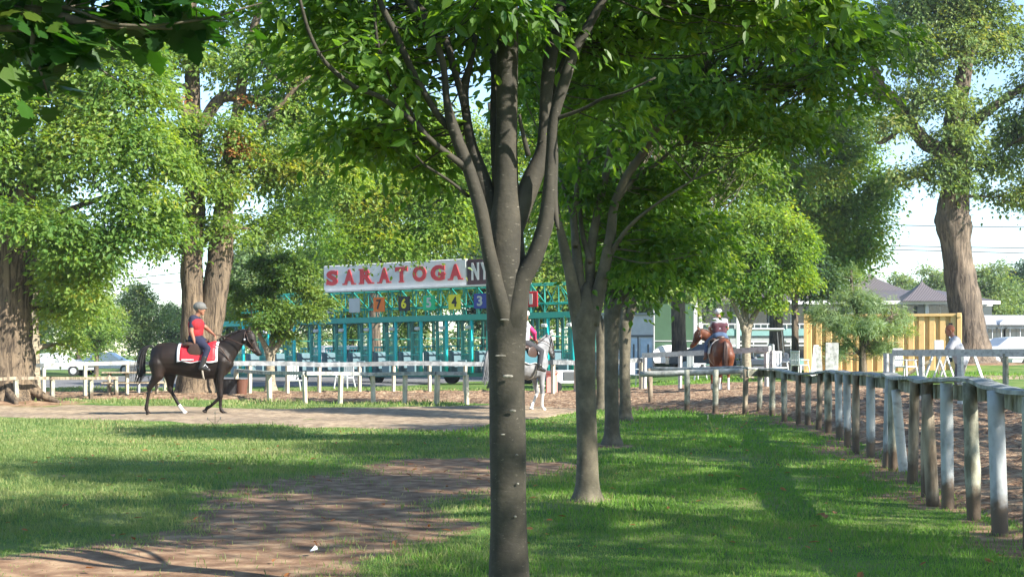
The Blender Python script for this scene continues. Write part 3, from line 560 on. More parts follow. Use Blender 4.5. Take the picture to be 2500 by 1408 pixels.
# --- T2
Y = 12.75; rs = np.random.default_rng(5); t2 = base_root(1434, Y, 'second young tree of the row, sunlit tan trunk standing in a ring of bare earth', group=rowg)
mb = MB(); S = []
b2_ = YH + (H - GX(1434, Y)[2]) * F / Y
S.append(px_limb(mb, [(1434, b2_ + 14, 104), (1434, b2_ - 2, 82), (1434, b2_ - 32, 60), (1434, b2_ - 70, 54), (1434, 1100, 52), (1431, 1000, 48), (1429, 900, 50), (1426, 820, 54), (1427, 775, 62), (1430, 735, 48), (1434, 690, 12)], Y, Y, 16, lent))
for L, dy in (([(1418, 790, 46), (1404, 735, 36), (1392, 670, 28), (1376, 600, 24), (1362, 530, 16), (1350, 440, 12), (1352, 350, 9)], -.2), ([(1424, 780, 40), (1418, 700, 24), (1408, 620, 24), (1402, 540, 16), (1410, 450, 13), (1420, 360, 10)], .2),
    ([(1438, 790, 48), (1456, 730, 38), (1474, 660, 30), (1490, 580, 26), (1500, 500, 22), (1530, 430, 20), (1565, 380, 20), (1600, 320, 15), (1650, 265, 11), (1720, 200, 8)], -.1),
    ([(1432, 770, 40), (1440, 700, 26), (1442, 620, 24), (1458, 520, 20), (1478, 430, 18), (1492, 350, 16), (1500, 250, 13), (1530, 100, 10)], .3),
    ([(1500, 500, 14), (1545, 440, 11), (1610, 395, 9), (1680, 330, 8), (1760, 280, 5)], .4), ([(1405, 600, 16), (1390, 500, 10), (1360, 420, 7)], .6), ([(1442, 640, 16), (1420, 560, 12), (1418, 470, 10), (1440, 390, 8)], .5), ([(1480, 640, 14), (1530, 560, 10), (1600, 500, 7), (1690, 440, 5)], -.5)):
    S.append(px_limb(mb, L, Y, Y + dy, 9, lent))
ST = np.vstack(S)
lob = [PL(1470, 330, 140, 110, Y, 1.1), PL(1620, 230, 220, 120, Y, 1.3), PL(1760, 300, 200, 60, Y, 1.1), PL(1950, 210, 200, 90, Y, 1.1), PL(2080, 110, 150, 90, Y, .9), PL(1860, 90, 230, 110, Y + .3, 1.3), PL(1640, 60, 230, 110, Y + .4, 1.2), PL(1420, 470, 70, 80, Y + .3, .6),
       PL(1600, 470, 120, 70, Y + .4, .7), PL(1960, 330, 80, 40, Y - .2, .4), PL(1560, 640, 70, 60, Y + .4, .5), PL(1290, 200, 100, 140, Y + .5, .9), PL(1400, 60, 200, 120, Y + .5, 1.2), PL(1650, -150, 480, 180, Y, 2.2), PL(1640, 600, 130, 45, Y + .2, .6), PL(1530, 560, 70, 80, Y + .6, .5)]
V, Fc, C = crown_geo(lob, 1700, 24, .082, .23, rs, SH_O, .45, .55, .16, gap=.46, gsc=1.5)
twigs(mb, ST, C, 330, rs, .010, .003); mb.out('trunk', M['bark_sunlit'], t2, off=t2.location, smooth=True); crown(t2, V, Fc, M['leaf_shade'])
# --- T3, T4, T5
def row_tree(px, by, Y, w_, label, limbs, lob, n, mat, seed, fork):
    rs = np.random.default_rng(seed); t = base_root(px, Y, label, group=rowg); mb = MB(); S = []
    by = YH + (H - g(GX(px, Y)[0], Y)) * F / Y
    S.append(px_limb(mb, [(px, by + 6, w_ * 1.7), (px, by - 3, w_ * 1.5), (px, by - 22, w_ * 1.1), (px, by - 60, w_), (px - 1, (by + fork) / 2, w_ * .95), (px, fork + 30, w_), (px, fork, w_ * 1.1), (px, fork - 45, w_ * .3)], Y, Y, 12, lent))
    for L, dy in limbs: S.append(px_limb(mb, L, Y, Y + dy, 8, lent))
    ST = np.vstack(S); V, Fc, C = crown_geo(lob, int(n * 1.5), 22, .125, .34, rs, SH_D, .4, .55, .18, gap=.42, gsc=1.1)
    twigs(mb, ST, C, 220, rs, .012, .004); mb.out('trunk', M['bark_smooth'], t, off=t.location, smooth=True); crown(t, V, Fc, mat); return t
row_tree(1494, 1098, 20.2, 36, 'third young tree of the row, grey trunk close behind the second', [([(1492, 790, 34), (1484, 730, 20), (1476, 660, 14), (1470, 560, 9)], .3), ([(1496, 790, 34), (1512, 735, 22), (1548, 690, 16), (1580, 640, 12), (1604, 590, 9)], -.2), ([(1494, 780, 26), (1500, 700, 16), (1512, 600, 12), (1530, 480, 8)], .4), ([(1510, 740, 16), (1560, 650, 10), (1640, 600, 8), (1720, 560, 5)], .3)],
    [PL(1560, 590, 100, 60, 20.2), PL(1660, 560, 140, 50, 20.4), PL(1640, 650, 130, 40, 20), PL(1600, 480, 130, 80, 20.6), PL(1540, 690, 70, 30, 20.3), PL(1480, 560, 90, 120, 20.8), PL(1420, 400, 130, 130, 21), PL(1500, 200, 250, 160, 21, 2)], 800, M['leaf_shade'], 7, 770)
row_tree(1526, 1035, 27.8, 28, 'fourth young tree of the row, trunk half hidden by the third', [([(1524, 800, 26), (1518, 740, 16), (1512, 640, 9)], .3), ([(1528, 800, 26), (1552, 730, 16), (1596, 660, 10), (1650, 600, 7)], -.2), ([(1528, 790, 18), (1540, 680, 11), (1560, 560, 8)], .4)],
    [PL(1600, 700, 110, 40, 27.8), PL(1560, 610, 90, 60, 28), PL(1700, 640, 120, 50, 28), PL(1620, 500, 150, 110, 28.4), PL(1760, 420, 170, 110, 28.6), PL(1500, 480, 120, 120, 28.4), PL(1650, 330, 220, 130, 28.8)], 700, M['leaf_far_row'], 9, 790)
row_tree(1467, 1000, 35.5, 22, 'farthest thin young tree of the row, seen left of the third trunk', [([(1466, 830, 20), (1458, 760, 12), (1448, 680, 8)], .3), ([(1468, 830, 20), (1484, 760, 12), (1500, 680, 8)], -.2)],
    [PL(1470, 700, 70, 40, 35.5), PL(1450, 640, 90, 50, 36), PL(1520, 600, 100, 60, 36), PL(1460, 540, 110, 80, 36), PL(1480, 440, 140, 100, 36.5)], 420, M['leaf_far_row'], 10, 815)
# --- big trees
def big_tree(name, px, Y, label, trunk_limbs, lob, n, per, ll, cr, lmat, bmat, seed, gap=.35, gsc=.5, tw=160, shape=SH_D, dead=None, hang=.25, droop=.5, shell=.22, twr=.05, cat='tree', group=None, fl=None, extra=None):
    rs = np.random.default_rng(seed); t = base_root(px, Y, label, name, group, cat); mb = MB(); S = []
    for j, (L, dy) in enumerate(trunk_limbs):
        md = (fl or flare(3.0, .28, 5, seed)) if j == 0 else (lambda th, i, p: 1 + .06 * np.sin(5 * th + i * .8) + .04 * np.sin(9 * th - i * 1.3))
        S.append(px_limb(mb, L, Y if j == 0 else Y + dy * .1, Y + dy, 22 if j == 0 else 12, md))
    ST = np.vstack(S)
    V, Fc, C = crown_geo(lob, int(n * 1.55), per, ll * 1.3, cr * 1.05, rs, shape, shell, droop, .26, gap=gap, gsc=gsc, hang=hang)
    cl = np.array(lob)[:, :3]; 
    for c in cl:   # a limb into each mass of leaves
        dd = np.linalg.norm(ST[:, :3] - c, axis=1) + np.maximum(0, ST[:, 2] - c[2]) * 1.2; s = ST[np.argmin(dd)]; L = np.linalg.norm(c - s[:3])
        if L < .3: continue
        mid = (s[:3] + c) / 2 + rs.normal(0, .08 * L, 3); Q = catmull([s[:3], mid, c], 5); mb.tube(Q, np.linspace(min(s[3] * .6, twr * 2.2), twr * .5, len(Q)), 7, cap=False); ST = np.vstack((ST, np.column_stack((Q, np.full(len(Q), twr * .5)))))
    twigs(mb, ST, C, tw, rs, twr * .7, twr * .12)
    mb.out('trunk', bmat, t, off=t.location, smooth=True); crown(t, V, Fc, lmat)
    if dead:
        V, Fc, C = crown_geo(dead, 60, 22, ll * .9, cr * .6, rs, shape, .5); crown(t, V, Fc, M['leaf_dead'], 'dead_leaves')
    if extra: extra(t)
    return t
Yb = 38.0; gb = lambda px, Y: YH + (H - GX(px, Y)[2]) * F / Y
by = gb(0, Yb)
left = big_tree('maple_tree', 5, Yb, 'massive furrowed maple at the left edge with spreading roots', [([(0, by + 18, 200), (2, by - 20, 170), (4, by - 70, 150), (6, by - 150, 138), (8, by - 250, 134), (12, by - 340, 138), (10, 560, 145), (0, 500, 130)], 0),
    ([(20, 560, 90), (50, 500, 60), (72, 440, 40), (95, 380, 32), (130, 300, 28), (180, 200, 22)], -.6), ([(-10, 560, 100), (-60, 440, 70), (-110, 300, 50), (-150, 100, 40)], 1), ([(5, 540, 70), (10, 430, 50), (-10, 300, 40), (20, 150, 30)], .5), ([(60, 560, 20), (150, 520, 16), (260, 480, 12), (350, 460, 8)], -1)],
    [PL(60, 420, 130, 90, 37.5), PL(220, 380, 150, 110, 37.2), PL(330, 500, 110, 60, 37), PL(130, 560, 110, 60, 36.6), PL(30, 540, 70, 60, 36.2), PL(190, 620, 90, 55, 37), PL(270, 590, 80, 50, 37), PL(215, 700, 60, 55, 37.4), PL(330, 560, 80, 40, 37), PL(140, 760, 50, 40, 38.4), PL(300, 250, 150, 120, 37.5), PL(120, 220, 160, 120, 38), PL(250, 120, 170, 90, 37.8), PL(420, 420, 60, 60, 37.6), PL(-30, 300, 140, 150, 37), PL(60, 80, 160, 90, 38), PL(150, 680, 70, 35, 38), PL(400, 560, 60, 40, 37.6), PL(340, 350, 110, 70, 37), PL(20, 620, 70, 60, 36.4), PL(-150, 200, 200, 250, 38, 3)],
    2500, 24, .125, .42, M['leaf_maple'], M['bark_maple'], 21, .22, .45, 160, shell=.3, fl=flare(2.2, .22, 6, 1.0))
# root spurs
mb = MB()
for a, L in ((-.25, 2.0), (-1.0, 1.9), (-1.9, 1.7), (.6, 1.5)):
    o0 = np.array((-13.55 + .45 * math.cos(a), Yb + .45 * math.sin(a), g(-13.5, Yb))); d = np.array((math.cos(a), math.sin(a), 0)); Q = catmull([o0 + (0, 0, .75), o0 + d * .35 + (0, 0, .30), o0 + d * (.42 * L) + (0, 0, .04), o0 + d * L * .65 + (0, 0, -.12)], 5); mb.tube(Q, np.linspace(.20, .05, len(Q)), 12)
mb.out('root_spur', M['bark_maple'], left, off=left.location, smooth=True)
big_tree('tree', 82, 45, 'slender pale trunked tree just behind the massive left maple', [([(84, gb(84, 45) + 5, 46), (83, 930, 30), (82, 850, 27), (80, 760, 26), (78, 690, 26), (70, 560, 22), (60, 400, 18)], 0)],
    [PL(190, 700, 70, 50, 45), PL(130, 640, 80, 50, 45), PL(230, 640, 80, 50, 45.5), PL(60, 540, 120, 90, 46), PL(210, 770, 40, 30, 45), PL(170, 840, 40, 30, 46)], 560, 22, .12, .4, M['leaf_maple'], M['bark_pale'], 22, .2, .45, 50)
by = gb(478, 46)
big_tree('maple_tree', 478, 46, 'tall twin stemmed maple with shaggy bark behind the dark horse', [([(478, by + 10, 110), (478, by - 15, 92), (479, by - 60, 82), (482, by - 110, 82), (478, 810, 72), (472, 740, 56), (468, 660, 52), (472, 580, 50), (476, 500, 48), (472, 400, 44), (470, 250, 38), (468, 100, 32), (465, -50, 26)], 0),
    ([(492, 890, 66), (505, 830, 64), (520, 750, 62), (532, 670, 62), (540, 600, 60), (545, 520, 48), (560, 400, 36), (580, 280, 30), (600, 150, 24), (640, 0, 18)], .5), ([(475, 300, 26), (430, 250, 22), (400, 190, 18), (370, 100, 12)], -.5), ([(480, 330, 30), (540, 240, 28), (620, 245, 24), (700, 250, 20)], .6), ([(545, 540, 20), (510, 570, 14), (496, 590, 12)], .3), ([(560, 400, 20), (620, 330, 15), (690, 250, 12), (760, 180, 8)], -.4), ([(472, 200, 14), (440, 210, 12), (380, 185, 9)], -1)],
    [PL(620, 420, 130, 90, 46.5), PL(560, 560, 80, 50, 45.8), PL(400, 600, 70, 45, 46), PL(420, 520, 60, 40, 46), PL(700, 300, 140, 100, 47), PL(640, 150, 150, 90, 46.5), PL(350, 90, 130, 80, 46.5), PL(520, 60, 150, 60, 47), PL(780, 430, 130, 80, 47.5), PL(440, 360, 60, 60, 46), PL(620, 560, 70, 50, 47), PL(730, 540, 90, 50, 47.5), PL(800, 180, 150, 110, 47.5), PL(455, 400, 50, 50, 45.3), PL(545, 470, 50, 40, 45.4), PL(470, 140, 70, 50, 45.4), PL(560, 330, 60, 60, 45.4), PL(470, 300, 40, 30, 45.3), PL(480, 430, 70, 45, 45.5), PL(550, -60, 300, 100, 47, 3)],
    2300, 24, .13, .45, M['leaf_maple'], M['bark_maple'], 23, .34, .4, 260, dead=[PL(570, 360, 45, 50, 45.5), PL(410, 130, 30, 30, 46), PL(450, 240, 25, 12, 45.5), PL(595, 250, 25, 15, 45.5)], shell=.3, twr=.045)
# --- trees behind the starting gate
big_tree('maple_tree', 1236, 56, 'broad yellow green maple standing behind the starting gate, trunk hidden by the nearest tree', [([(1236, gb(1236, 56), 70), (1236, 850, 60), (1234, 700, 54), (1230, 560, 46), (1220, 400, 34), (1200, 250, 20)], 0), ([(1230, 600, 30), (1120, 520, 22), (1000, 480, 16)], -.8), ([(1232, 580, 30), (1340, 480, 22), (1400, 400, 14)], .5)],
    [PL(950, 500, 120, 70, 55.5), PL(1080, 450, 120, 80, 55.5), PL(880, 580, 80, 45, 55), PL(960, 600, 70, 35, 54.5), PL(840, 480, 110, 60, 56), PL(1060, 570, 90, 40, 55), PL(1120, 540, 60, 60, 55), PL(1000, 350, 150, 80, 56.5), PL(1180, 400, 110, 90, 57), PL(1350, 500, 100, 110, 57), PL(1350, 330, 130, 110, 58), PL(900, 380, 140, 70, 57), PL(840, 605, 50, 30, 54)],
    2100, 24, .15, .5, M['leaf_yellow'], M['bark_dark'], 24, .3, .35, 160, shell=.3)
big_tree('maple_tree', 918, 82, 'dense green maple far behind the starting gate stalls', [([(918, gb(918, 82), 34), (917, 850, 27), (915, 760, 26), (912, 640, 24), (905, 500, 18)], 0)],
    [PL(900, 600, 130, 90, 82), PL(1040, 620, 110, 80, 83), PL(780, 640, 100, 70, 84), PL(950, 480, 170, 100, 84), PL(1120, 540, 120, 100, 84), PL(760, 520, 120, 80, 85), PL(1000, 350, 220, 130, 85), PL(760, 380, 160, 120, 86), PL(1080, 690, 60, 30, 83)],
    1200, 24, .22, .85, M['leaf_maple'], M['bark_dark'], 25, .2, .3, 60, shell=.3, twr=.08)
big_tree('small_tree', 660, 50, 'small round headed tree with pale stem in front of the starting gate', [([(661, gb(660, 50) + 3, 30), (660, 930, 23), (660, 880, 21), (659, 855, 24)], 0), ([(659, 868, 18), (640, 830, 12), (620, 790, 9)], -.2), ([(660, 868, 18), (690, 825, 13), (720, 780, 8)], .1), ([(660, 862, 14), (668, 800, 11), (672, 700, 8)], .3)],
    [PL(600, 735, 38, 22, 50), PL(640, 715, 36, 24, 50.5), PL(705, 690, 48, 22, 50.2), PL(566, 700, 24, 12, 50), PL(800, 742, 28, 12, 50), PL(740, 765, 55, 20, 49.6), PL(655, 785, 62, 18, 49.5), PL(640, 645, 36, 22, 50.4), PL(760, 722, 34, 18, 50.4), PL(700, 632, 30, 18, 50.5), PL(695, 818, 34, 12, 50), PL(590, 775, 30, 14, 50.3), PL(670, 750, 45, 20, 50), PL(740, 660, 32, 18, 50.3), PL(670, 665, 36, 22, 50)],
    640, 22, .11, .26, M['leaf_far_row'], M['bark_pale'], 26, .5, 1.1, 120, twr=.03, shell=.4, group='small trees near the starting gate')
big_tree('small_tree', 1825, 54, 'bright yellow green small tree with V-shaped forks beside the brown horse', [([(1822, gb(1822, 54) + 3, 30), (1822, 900, 22), (1822, 840, 20), (1822, 800, 24)], 0), ([(1820, 812, 18), (1806, 775, 12), (1780, 720, 8)], -.2), ([(1824, 812, 18), (1840, 772, 13), (1880, 715, 8)], .1), ([(1822, 806, 14), (1822, 740, 11), (1832, 650, 8)], .3), ([(1820, 806, 10), (1814, 760, 9), (1800, 700, 6)], .1)],
    [PL(1870, 690, 90, 35, 54), PL(1790, 700, 80, 30, 53.8), PL(1900, 620, 90, 50, 54), PL(1800, 610, 90, 55, 54), PL(1860, 540, 100, 55, 54.3), PL(1940, 680, 60, 35, 54), PL(1860, 740, 60, 18, 54), PL(1720, 650, 60, 40, 54), PL(1960, 590, 40, 50, 54)],
    1050, 22, .12, .34, M['leaf_yellow'], M['bark_pale'], 27, .36, 1.0, 130, twr=.03, shell=.42, group='small trees near the starting gate')
big_tree('maple_tree', 1658, 76, 'dark trunked maple behind the white rail fence, left of the brown horse', [([(1658, gb(1658, 76), 46), (1658, 880, 38), (1657, 800, 34), (1655, 700, 34), (1650, 560, 30), (1640, 400, 20)], 0)],
    [PL(1650, 640, 120, 60, 76), PL(1560, 560, 120, 70, 76), PL(1740, 560, 120, 70, 77), PL(1620, 440, 160, 90, 77), PL(1800, 440, 130, 80, 78), PL(1680, 300, 200, 120, 78)], 900, 24, .2, .75, M['leaf_maple'], M['bark_dark'], 28, .2, .3, 50, shell=.3, twr=.08)
big_tree('maple_tree', 1896, 72, 'broad olive green tree with thick dark trunk between the clubhouse and the rail fence', [([(1896, gb(1896, 72), 50), (1896, 860, 36), (1895, 780, 32), (1900, 700, 30), (1930, 560, 28), (1960, 420, 20)], 0), ([(1905, 680, 20), (1990, 560, 16), (2080, 450, 12)], -1)],
    [PL(1900, 330, 150, 80, 70), PL(1820, 400, 130, 80, 70), PL(1960, 450, 120, 90, 70), PL(2060, 400, 110, 110, 71), PL(2090, 530, 90, 90, 71), PL(2050, 630, 80, 50, 71), PL(1990, 560, 90, 70, 71), PL(1760, 330, 120, 80, 71), PL(2040, 300, 110, 70, 71), PL(2110, 610, 50, 40, 71), PL(2030, 680, 40, 40, 71), PL(2150, 470, 40, 60, 71)],
    1900, 24, .17, .58, M['leaf_maple'], M['bark_dark'], 29, .15, .32, 120, shell=.35, twr=.07)
big_tree('small_tree', 1941, 64, 'thin dark stemmed tree just left of the corrugated container', [([(1941, gb(1941, 64), 22), (1941, 860, 17), (1941, 780, 16), (1940, 720, 15), (1938, 650, 10)], 0)], [PL(1980, 660, 55, 45, 64), PL(1935, 670, 50, 30, 64), PL(2000, 710, 35, 35, 64)], 200, 22, .16, .5, M['leaf_dark'], M['bark_dark'], 30, .2, .4, 30, group='small trees near the starting gate')
# --- big oak at right
Yo = 64; by = gb(2362, Yo)
big_tree('oak_tree', 2360, Yo, 'huge oak with thick ridged trunk standing on a mound at right', [([(2368, by + 6, 150), (2368, by - 12, 116), (2368, by - 35, 98), (2362, by - 90, 84), (2352, by - 160, 77), (2342, 660, 72), (2334, 600, 70), (2328, 548, 84), (2326, 520, 78), (2332, 460, 68), (2334, 400, 64), (2334, 350, 66), (2330, 300, 50), (2350, 200, 38), (2370, 80, 28), (2380, -60, 20)], 0),
    ([(2330, 395, 50), (2290, 365, 40), (2250, 340, 36), (2215, 290, 30), (2180, 240, 26), (2130, 205, 18)], -1), ([(2215, 300, 16), (2160, 345, 10), (2140, 348, 7)], -1.3), ([(2175, 250, 22), (2145, 200, 24), (2130, 150, 18), (2120, 60, 12)], -1), ([(2338, 370, 40), (2380, 300, 30), (2440, 250, 22), (2520, 200, 14)], 1), ([(2150, 245, 22), (2100, 215, 20), (2060, 240, 12)], -1)],
    [PL(2200, 120, 110, 80, 63), PL(2330, 130, 130, 110, 63.5), PL(2420, 260, 110, 80, 64), PL(2260, 250, 110, 60, 63), PL(2180, 300, 60, 45, 62.5), PL(2330, 330, 70, 40, 62.5), PL(2440, 400, 70, 60, 64), PL(2420, 480, 60, 40, 64), PL(2230, 430, 70, 40, 63), PL(2330, 440, 50, 36, 62.6), PL(2290, 400, 50, 30, 62.6), PL(2370, 380, 50, 40, 62.6), PL(2480, 330, 60, 60, 65), PL(2250, 30, 150, 70, 64), PL(2440, 100, 80, 70, 65), PL(2360, 20, 120, 60, 64), PL(2520, 480, 70, 60, 64), PL(2380, -120, 250, 100, 64, 5), PL(2600, 250, 120, 200, 64, 4)],
    2100, 24, .17, .5, M['leaf_oak'], M['bark_oak'], 31, .38, .38, 300, shell=.35, hang=.9, droop=.8, twr=.06, fl=flare(2.0, .12, 6, .4))
# --- near maple whose branches hang into the upper left
def near_maple():
    rs = np.random.default_rng(41); t = root('maple_tree', (-5.2, 7.0, g(-5.2, 7.0)), 'maple with leaves coloured as in shade, whose branches hang into the upper left corner, close to the viewer', 'tree'); mb = MB(); S = []
    k = [(-5.2, 7.0, -.2, .26), (-5.2, 7.0, .3, .2), (-5.15, 7.0, 1.8, .17), (-5.0, 7.05, 3.2, .15), (-4.9, 7.1, 5.0, .12), (-4.8, 7.1, 7.0, .07)]; Q = catmull(np.array(k), 5); mb.tube(Q[:, :3], Q[:, 3], 16, mod=lent); S.append(Q)
    def br(P, r0, r1): Q = catmull(np.array(P), 6); mb.tube(Q, np.linspace(r0, r1, len(Q)), 8, cap=False); S.append(np.column_stack((Q, np.full(len(Q), r1))))
    br([(-5.0, 7.0, 2.9), (-3.9, 7.0, 3.2), tuple(W(60, 30, 7)), tuple(W(230, 60, 7)), tuple(W(420, 70, 7.2))], .05, .008)
    br([tuple(W(60, 20, 7)), tuple(W(160, 20, 7)), tuple(W(300, 62, 7)), tuple(W(480, 50, 7)), tuple(W(640, 8, 7))], .014, .004)
    br([(-5.0, 7.0, 2.6), (-3.6, 7.2, 2.9), tuple(W(20, 70, 7)), tuple(W(80, 130, 7)), tuple(W(120, 240, 7))], .03, .004)
    br([tuple(W(120, 50, 7)), tuple(W(190, 130, 7)), tuple(W(290, 200, 7))], .010, .003)
    br([(-5, 7.0, 3.6), (-4.0, 6.6, 4.3), (-2.6, 6.5, 4.2), (-1.2, 6.6, 3.9)], .05, .01)
    lob = [PL(60, 40, 120, 70, 7, .4), PL(220, 20, 130, 70, 7, .4), PL(400, 10, 130, 60, 7.1, .4), PL(100, 30, 150, 60, 7.3, .4), PL(330, 20, 150, 60, 7.3, .4), PL(60, 130, 90, 60, 7, .3), PL(160, 110, 80, 60, 7, .3), PL(250, 180, 60, 50, 7, .2), PL(40, 210, 50, 40, 7, .2), PL(520, 5, 70, 30, 7, .25), PL(100, 215, 70, 40, 7, .2), PL(180, 190, 60, 50, 7, .2), PL(310, 235, 35, 40, 7, .15), PL(20, 120, 60, 50, 7, .25), PL(290, 60, 90, 45, 7, .3), PL(200, -180, 450, 130, 7, .9), PL(-350, -100, 350, 300, 7, 1.4), (-5, 7.2, 5.5, 1.8, 1.8, 1.6), (-3, 6.5, 4.6, 1.8, 1.4, .9)]
    V, Fc, C = crown_geo(lob, 640, 9, .13, .17, rs, SH_M, .5, .4, .3, gap=.32, gsc=1.6, hang=.7)
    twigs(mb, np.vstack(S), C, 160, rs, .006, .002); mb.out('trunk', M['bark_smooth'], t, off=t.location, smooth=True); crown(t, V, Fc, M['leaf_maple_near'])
near_maple()
# --- unseen trees added outside the view to cast shade on lawn and fence
def shade_tree(x, y, h, r, label, seed, n=520, gap=.52, z0=None):
    rs = np.random.default_rng(seed); t = root('maple_tree', (x, y, g(x, y)), label, 'tree', 'unseen trees added to cast shade'); mb = MB(); z = g(x, y); z0 = z0 or h * .55
    Q = catmull(np.array([(x, y, z - .2, .5), (x, y, z + .5, .36), (x, y, z + h * .3, .3), (x + .2, y, z + h * .6, .2), (x, y + .2, z + h * .9, .08)]), 5); mb.tube(Q[:, :3], Q[:, 3], 14)
    lob = []
    for k in range(11):
        a = k * 2.4; rr = r * (.25 + .6 * ((k * .37) % 1)); lob.append((x + rr * math.cos(a), y + rr * math.sin(a), z + z0 + (h - z0) * ((k * .61) % 1) * .8, r * .38, r * .38, (h - z0) * .3))
    V, Fc, C = crown_geo(lob, n, 22, .22, .6, rs, SH_D, .3, gap=gap, gsc=.8); twigs(mb, Q, C, 60, rs, .06, .01); mb.out('trunk', M['bark_maple'], t, off=t.location, smooth=True); crown(t, V, Fc, M['leaf_maple'])
shade_tree(10.5, 5.5, 12, 4.5, 'tall unseen maple added for shade off to the right of the foreground fence, nearest of its kind', 51)
shade_tree(13.5, 15.5, 12.5, 4.5, 'tall unseen maple added for shade beyond the dirt track, level with the second row tree', 52, 520, .46)
shade_tree(5.5, -3.5, 11, 4.2, 'tall unseen maple added for shade behind the viewer at right', 53)
shade_tree(12.5, 10.5, 12.5, 4.0, 'tall unseen maple added for shade beyond the right edge, between the foreground one and the next', 55, 480)
shade_tree(15.5, 19.5, 11, 4.2, 'tall unseen maple added for shade beyond the dirt track, level with the third row tree', 56, 520, .48)
shade_tree(17.5, 25, 12, 4.2, 'tall unseen maple added for shade beyond the right edge, level with the fourth row tree', 54, 420)
# --- distant trees, copies of two patterns
def proto_tree(name, label, h, r, seed, lmat, n, group, conic=False):
    rs = np.random.default_rng(seed); t = root(name, (0, 0, 0), label, 'tree', group); mb = MB()
    Q = catmull(np.array([(0, 0, -.4, .4), (0, 0, .6, .28), (.1, 0, h * .4, .22), (0, .1, h * .85, .06)]), 4); mb.tube(Q[:, :3], Q[:, 3], 10)
    lob = []
    for k in range(13):
        a = k * 2.4; u = (k + .5) / 13; zz = h * (.25 + .68 * u); env = r * math.sin(math.pi * min(1, max(.12, (1.05 - u) * (.75 if conic else 1)))) ** .7; rr = env * .6 * ((k * .37 + .3) % 1) ** .5
        lob.append((rr * math.cos(a), rr * math.sin(a), zz, env * .55 + .3, env * .55 + .3, h * .13))
    V, Fc, C = crown_geo(lob, n, 20, .30, .8, rs, SH_D, .25, gap=.12, gsc=.3, lo=-.5); twigs(mb, Q, C, 50, rs, .07, .015)
    mk('trunk', np.vstack(mb.V), mb.F, M['bark_dark'], t, smooth=True); mk('crown', V, Fc, lmat, t); return t
def place(t, first, px, Y, top_py, label, rz):
    o = t if first else copy_tree(t); p = GX(px, Y); z_top = H + (YH - top_py) / F * Y; o.location = tuple(float(v) for v in p); o.rotation_euler = (0, 0, rz); s = (z_top - p[2]) / 10.0; o.scale = (s, s, s); o['label'] = label
    return o
fg = 'distant trees beyond the gate and car park'
pA = proto_tree('distant_tree', 'x', 10, 4.2, 61, M['leaf_far'], 800, fg); pB = proto_tree('distant_tree', 'x', 10, 3.6, 62, M['leaf_dark'], 800, fg); pC = proto_tree('distant_tree', 'x', 10, 4.0, 63, M['leaf_maple'], 800, fg)
for pr, items in ((pA, [(190, 100, 690, 'pale green round tree beyond the parked cars, leftmost of the distant trees'), (345, 92, 690, 'sunlit yellowish round tree beyond the parked cars at left'), (2405, 120, 640, 'pale feathery tree just right of the big oak trunk'), (1560, 115, 560, 'pale tree behind the white shed'), (2290, 150, 650, 'hazy pale tree rising behind the clubhouse roof'), (2210, 165, 668, 'low hazy tree left behind the clubhouse roof peak'), (640, 105, 560, 'pale tree behind the small round headed tree')]),
                  (pB, [(432, 120, 738, 'blue green tree between the sunlit tree and the twin maple'), (2490, 135, 640, 'dark blue green tree at the right edge'), (90, 110, 640, 'dark tree glimpsed between the two left trunks'), (1430, 100, 500, 'dark tree behind the right end of the gate'), (1750, 125, 540, 'dark tree behind the clubhouse left end'), (1180, 118, 560, 'dark tree behind the panel beside the race name'), (2560, 128, 620, 'dark tree past the right edge'), (760, 122, 590, 'dark tree behind the gate, left part')]),
                  (pC, [(235, 84, 705, 'low green tree behind the picnic table'), (1010, 104, 600, 'green tree behind the middle gate stalls'), (1330, 98, 540, 'green tree behind the red number one plate'), (560, 112, 640, 'green tree seen between the twin maple and the small tree'), (1660, 110, 520, 'green tree behind the dark trunked maple'), (1990, 122, 480, 'green tree above the middle of the clubhouse'), (-60, 100, 560, 'green tree past the left edge'), (860, 112, 640, 'green tree behind the orange number plate'), (480, 125, 720, 'distant green tree right behind the twin maple')])):
    for i, (px, Yd, tp, lab) in enumerate(items): place(pr, i == 0, px, Yd, tp, lab, i * 1.3)
# --- the far wood that closes the view
rs = np.random.default_rng(77); lob = []
for k in range(90): xx = -95 + k * 2.2 + rs.normal(0, .8); lob.append((xx, 150 + rs.uniform(-6, 6), rs.uniform(1.2, 3.6), rs.uniform(1.8, 3.2), 2.5, rs.uniform(1.5, 3.0)))
V, Fc, C = crown_geo(lob, 3600, 14, .55, 1.0, rs, SH_D, .3, lo=-1.1); o = mk('far_wood', V, Fc, M['leaf_far']); tag(o, 'continuous belt of far woodland closing the view behind gate and clubhouse', 'woodland', kind='stuff')
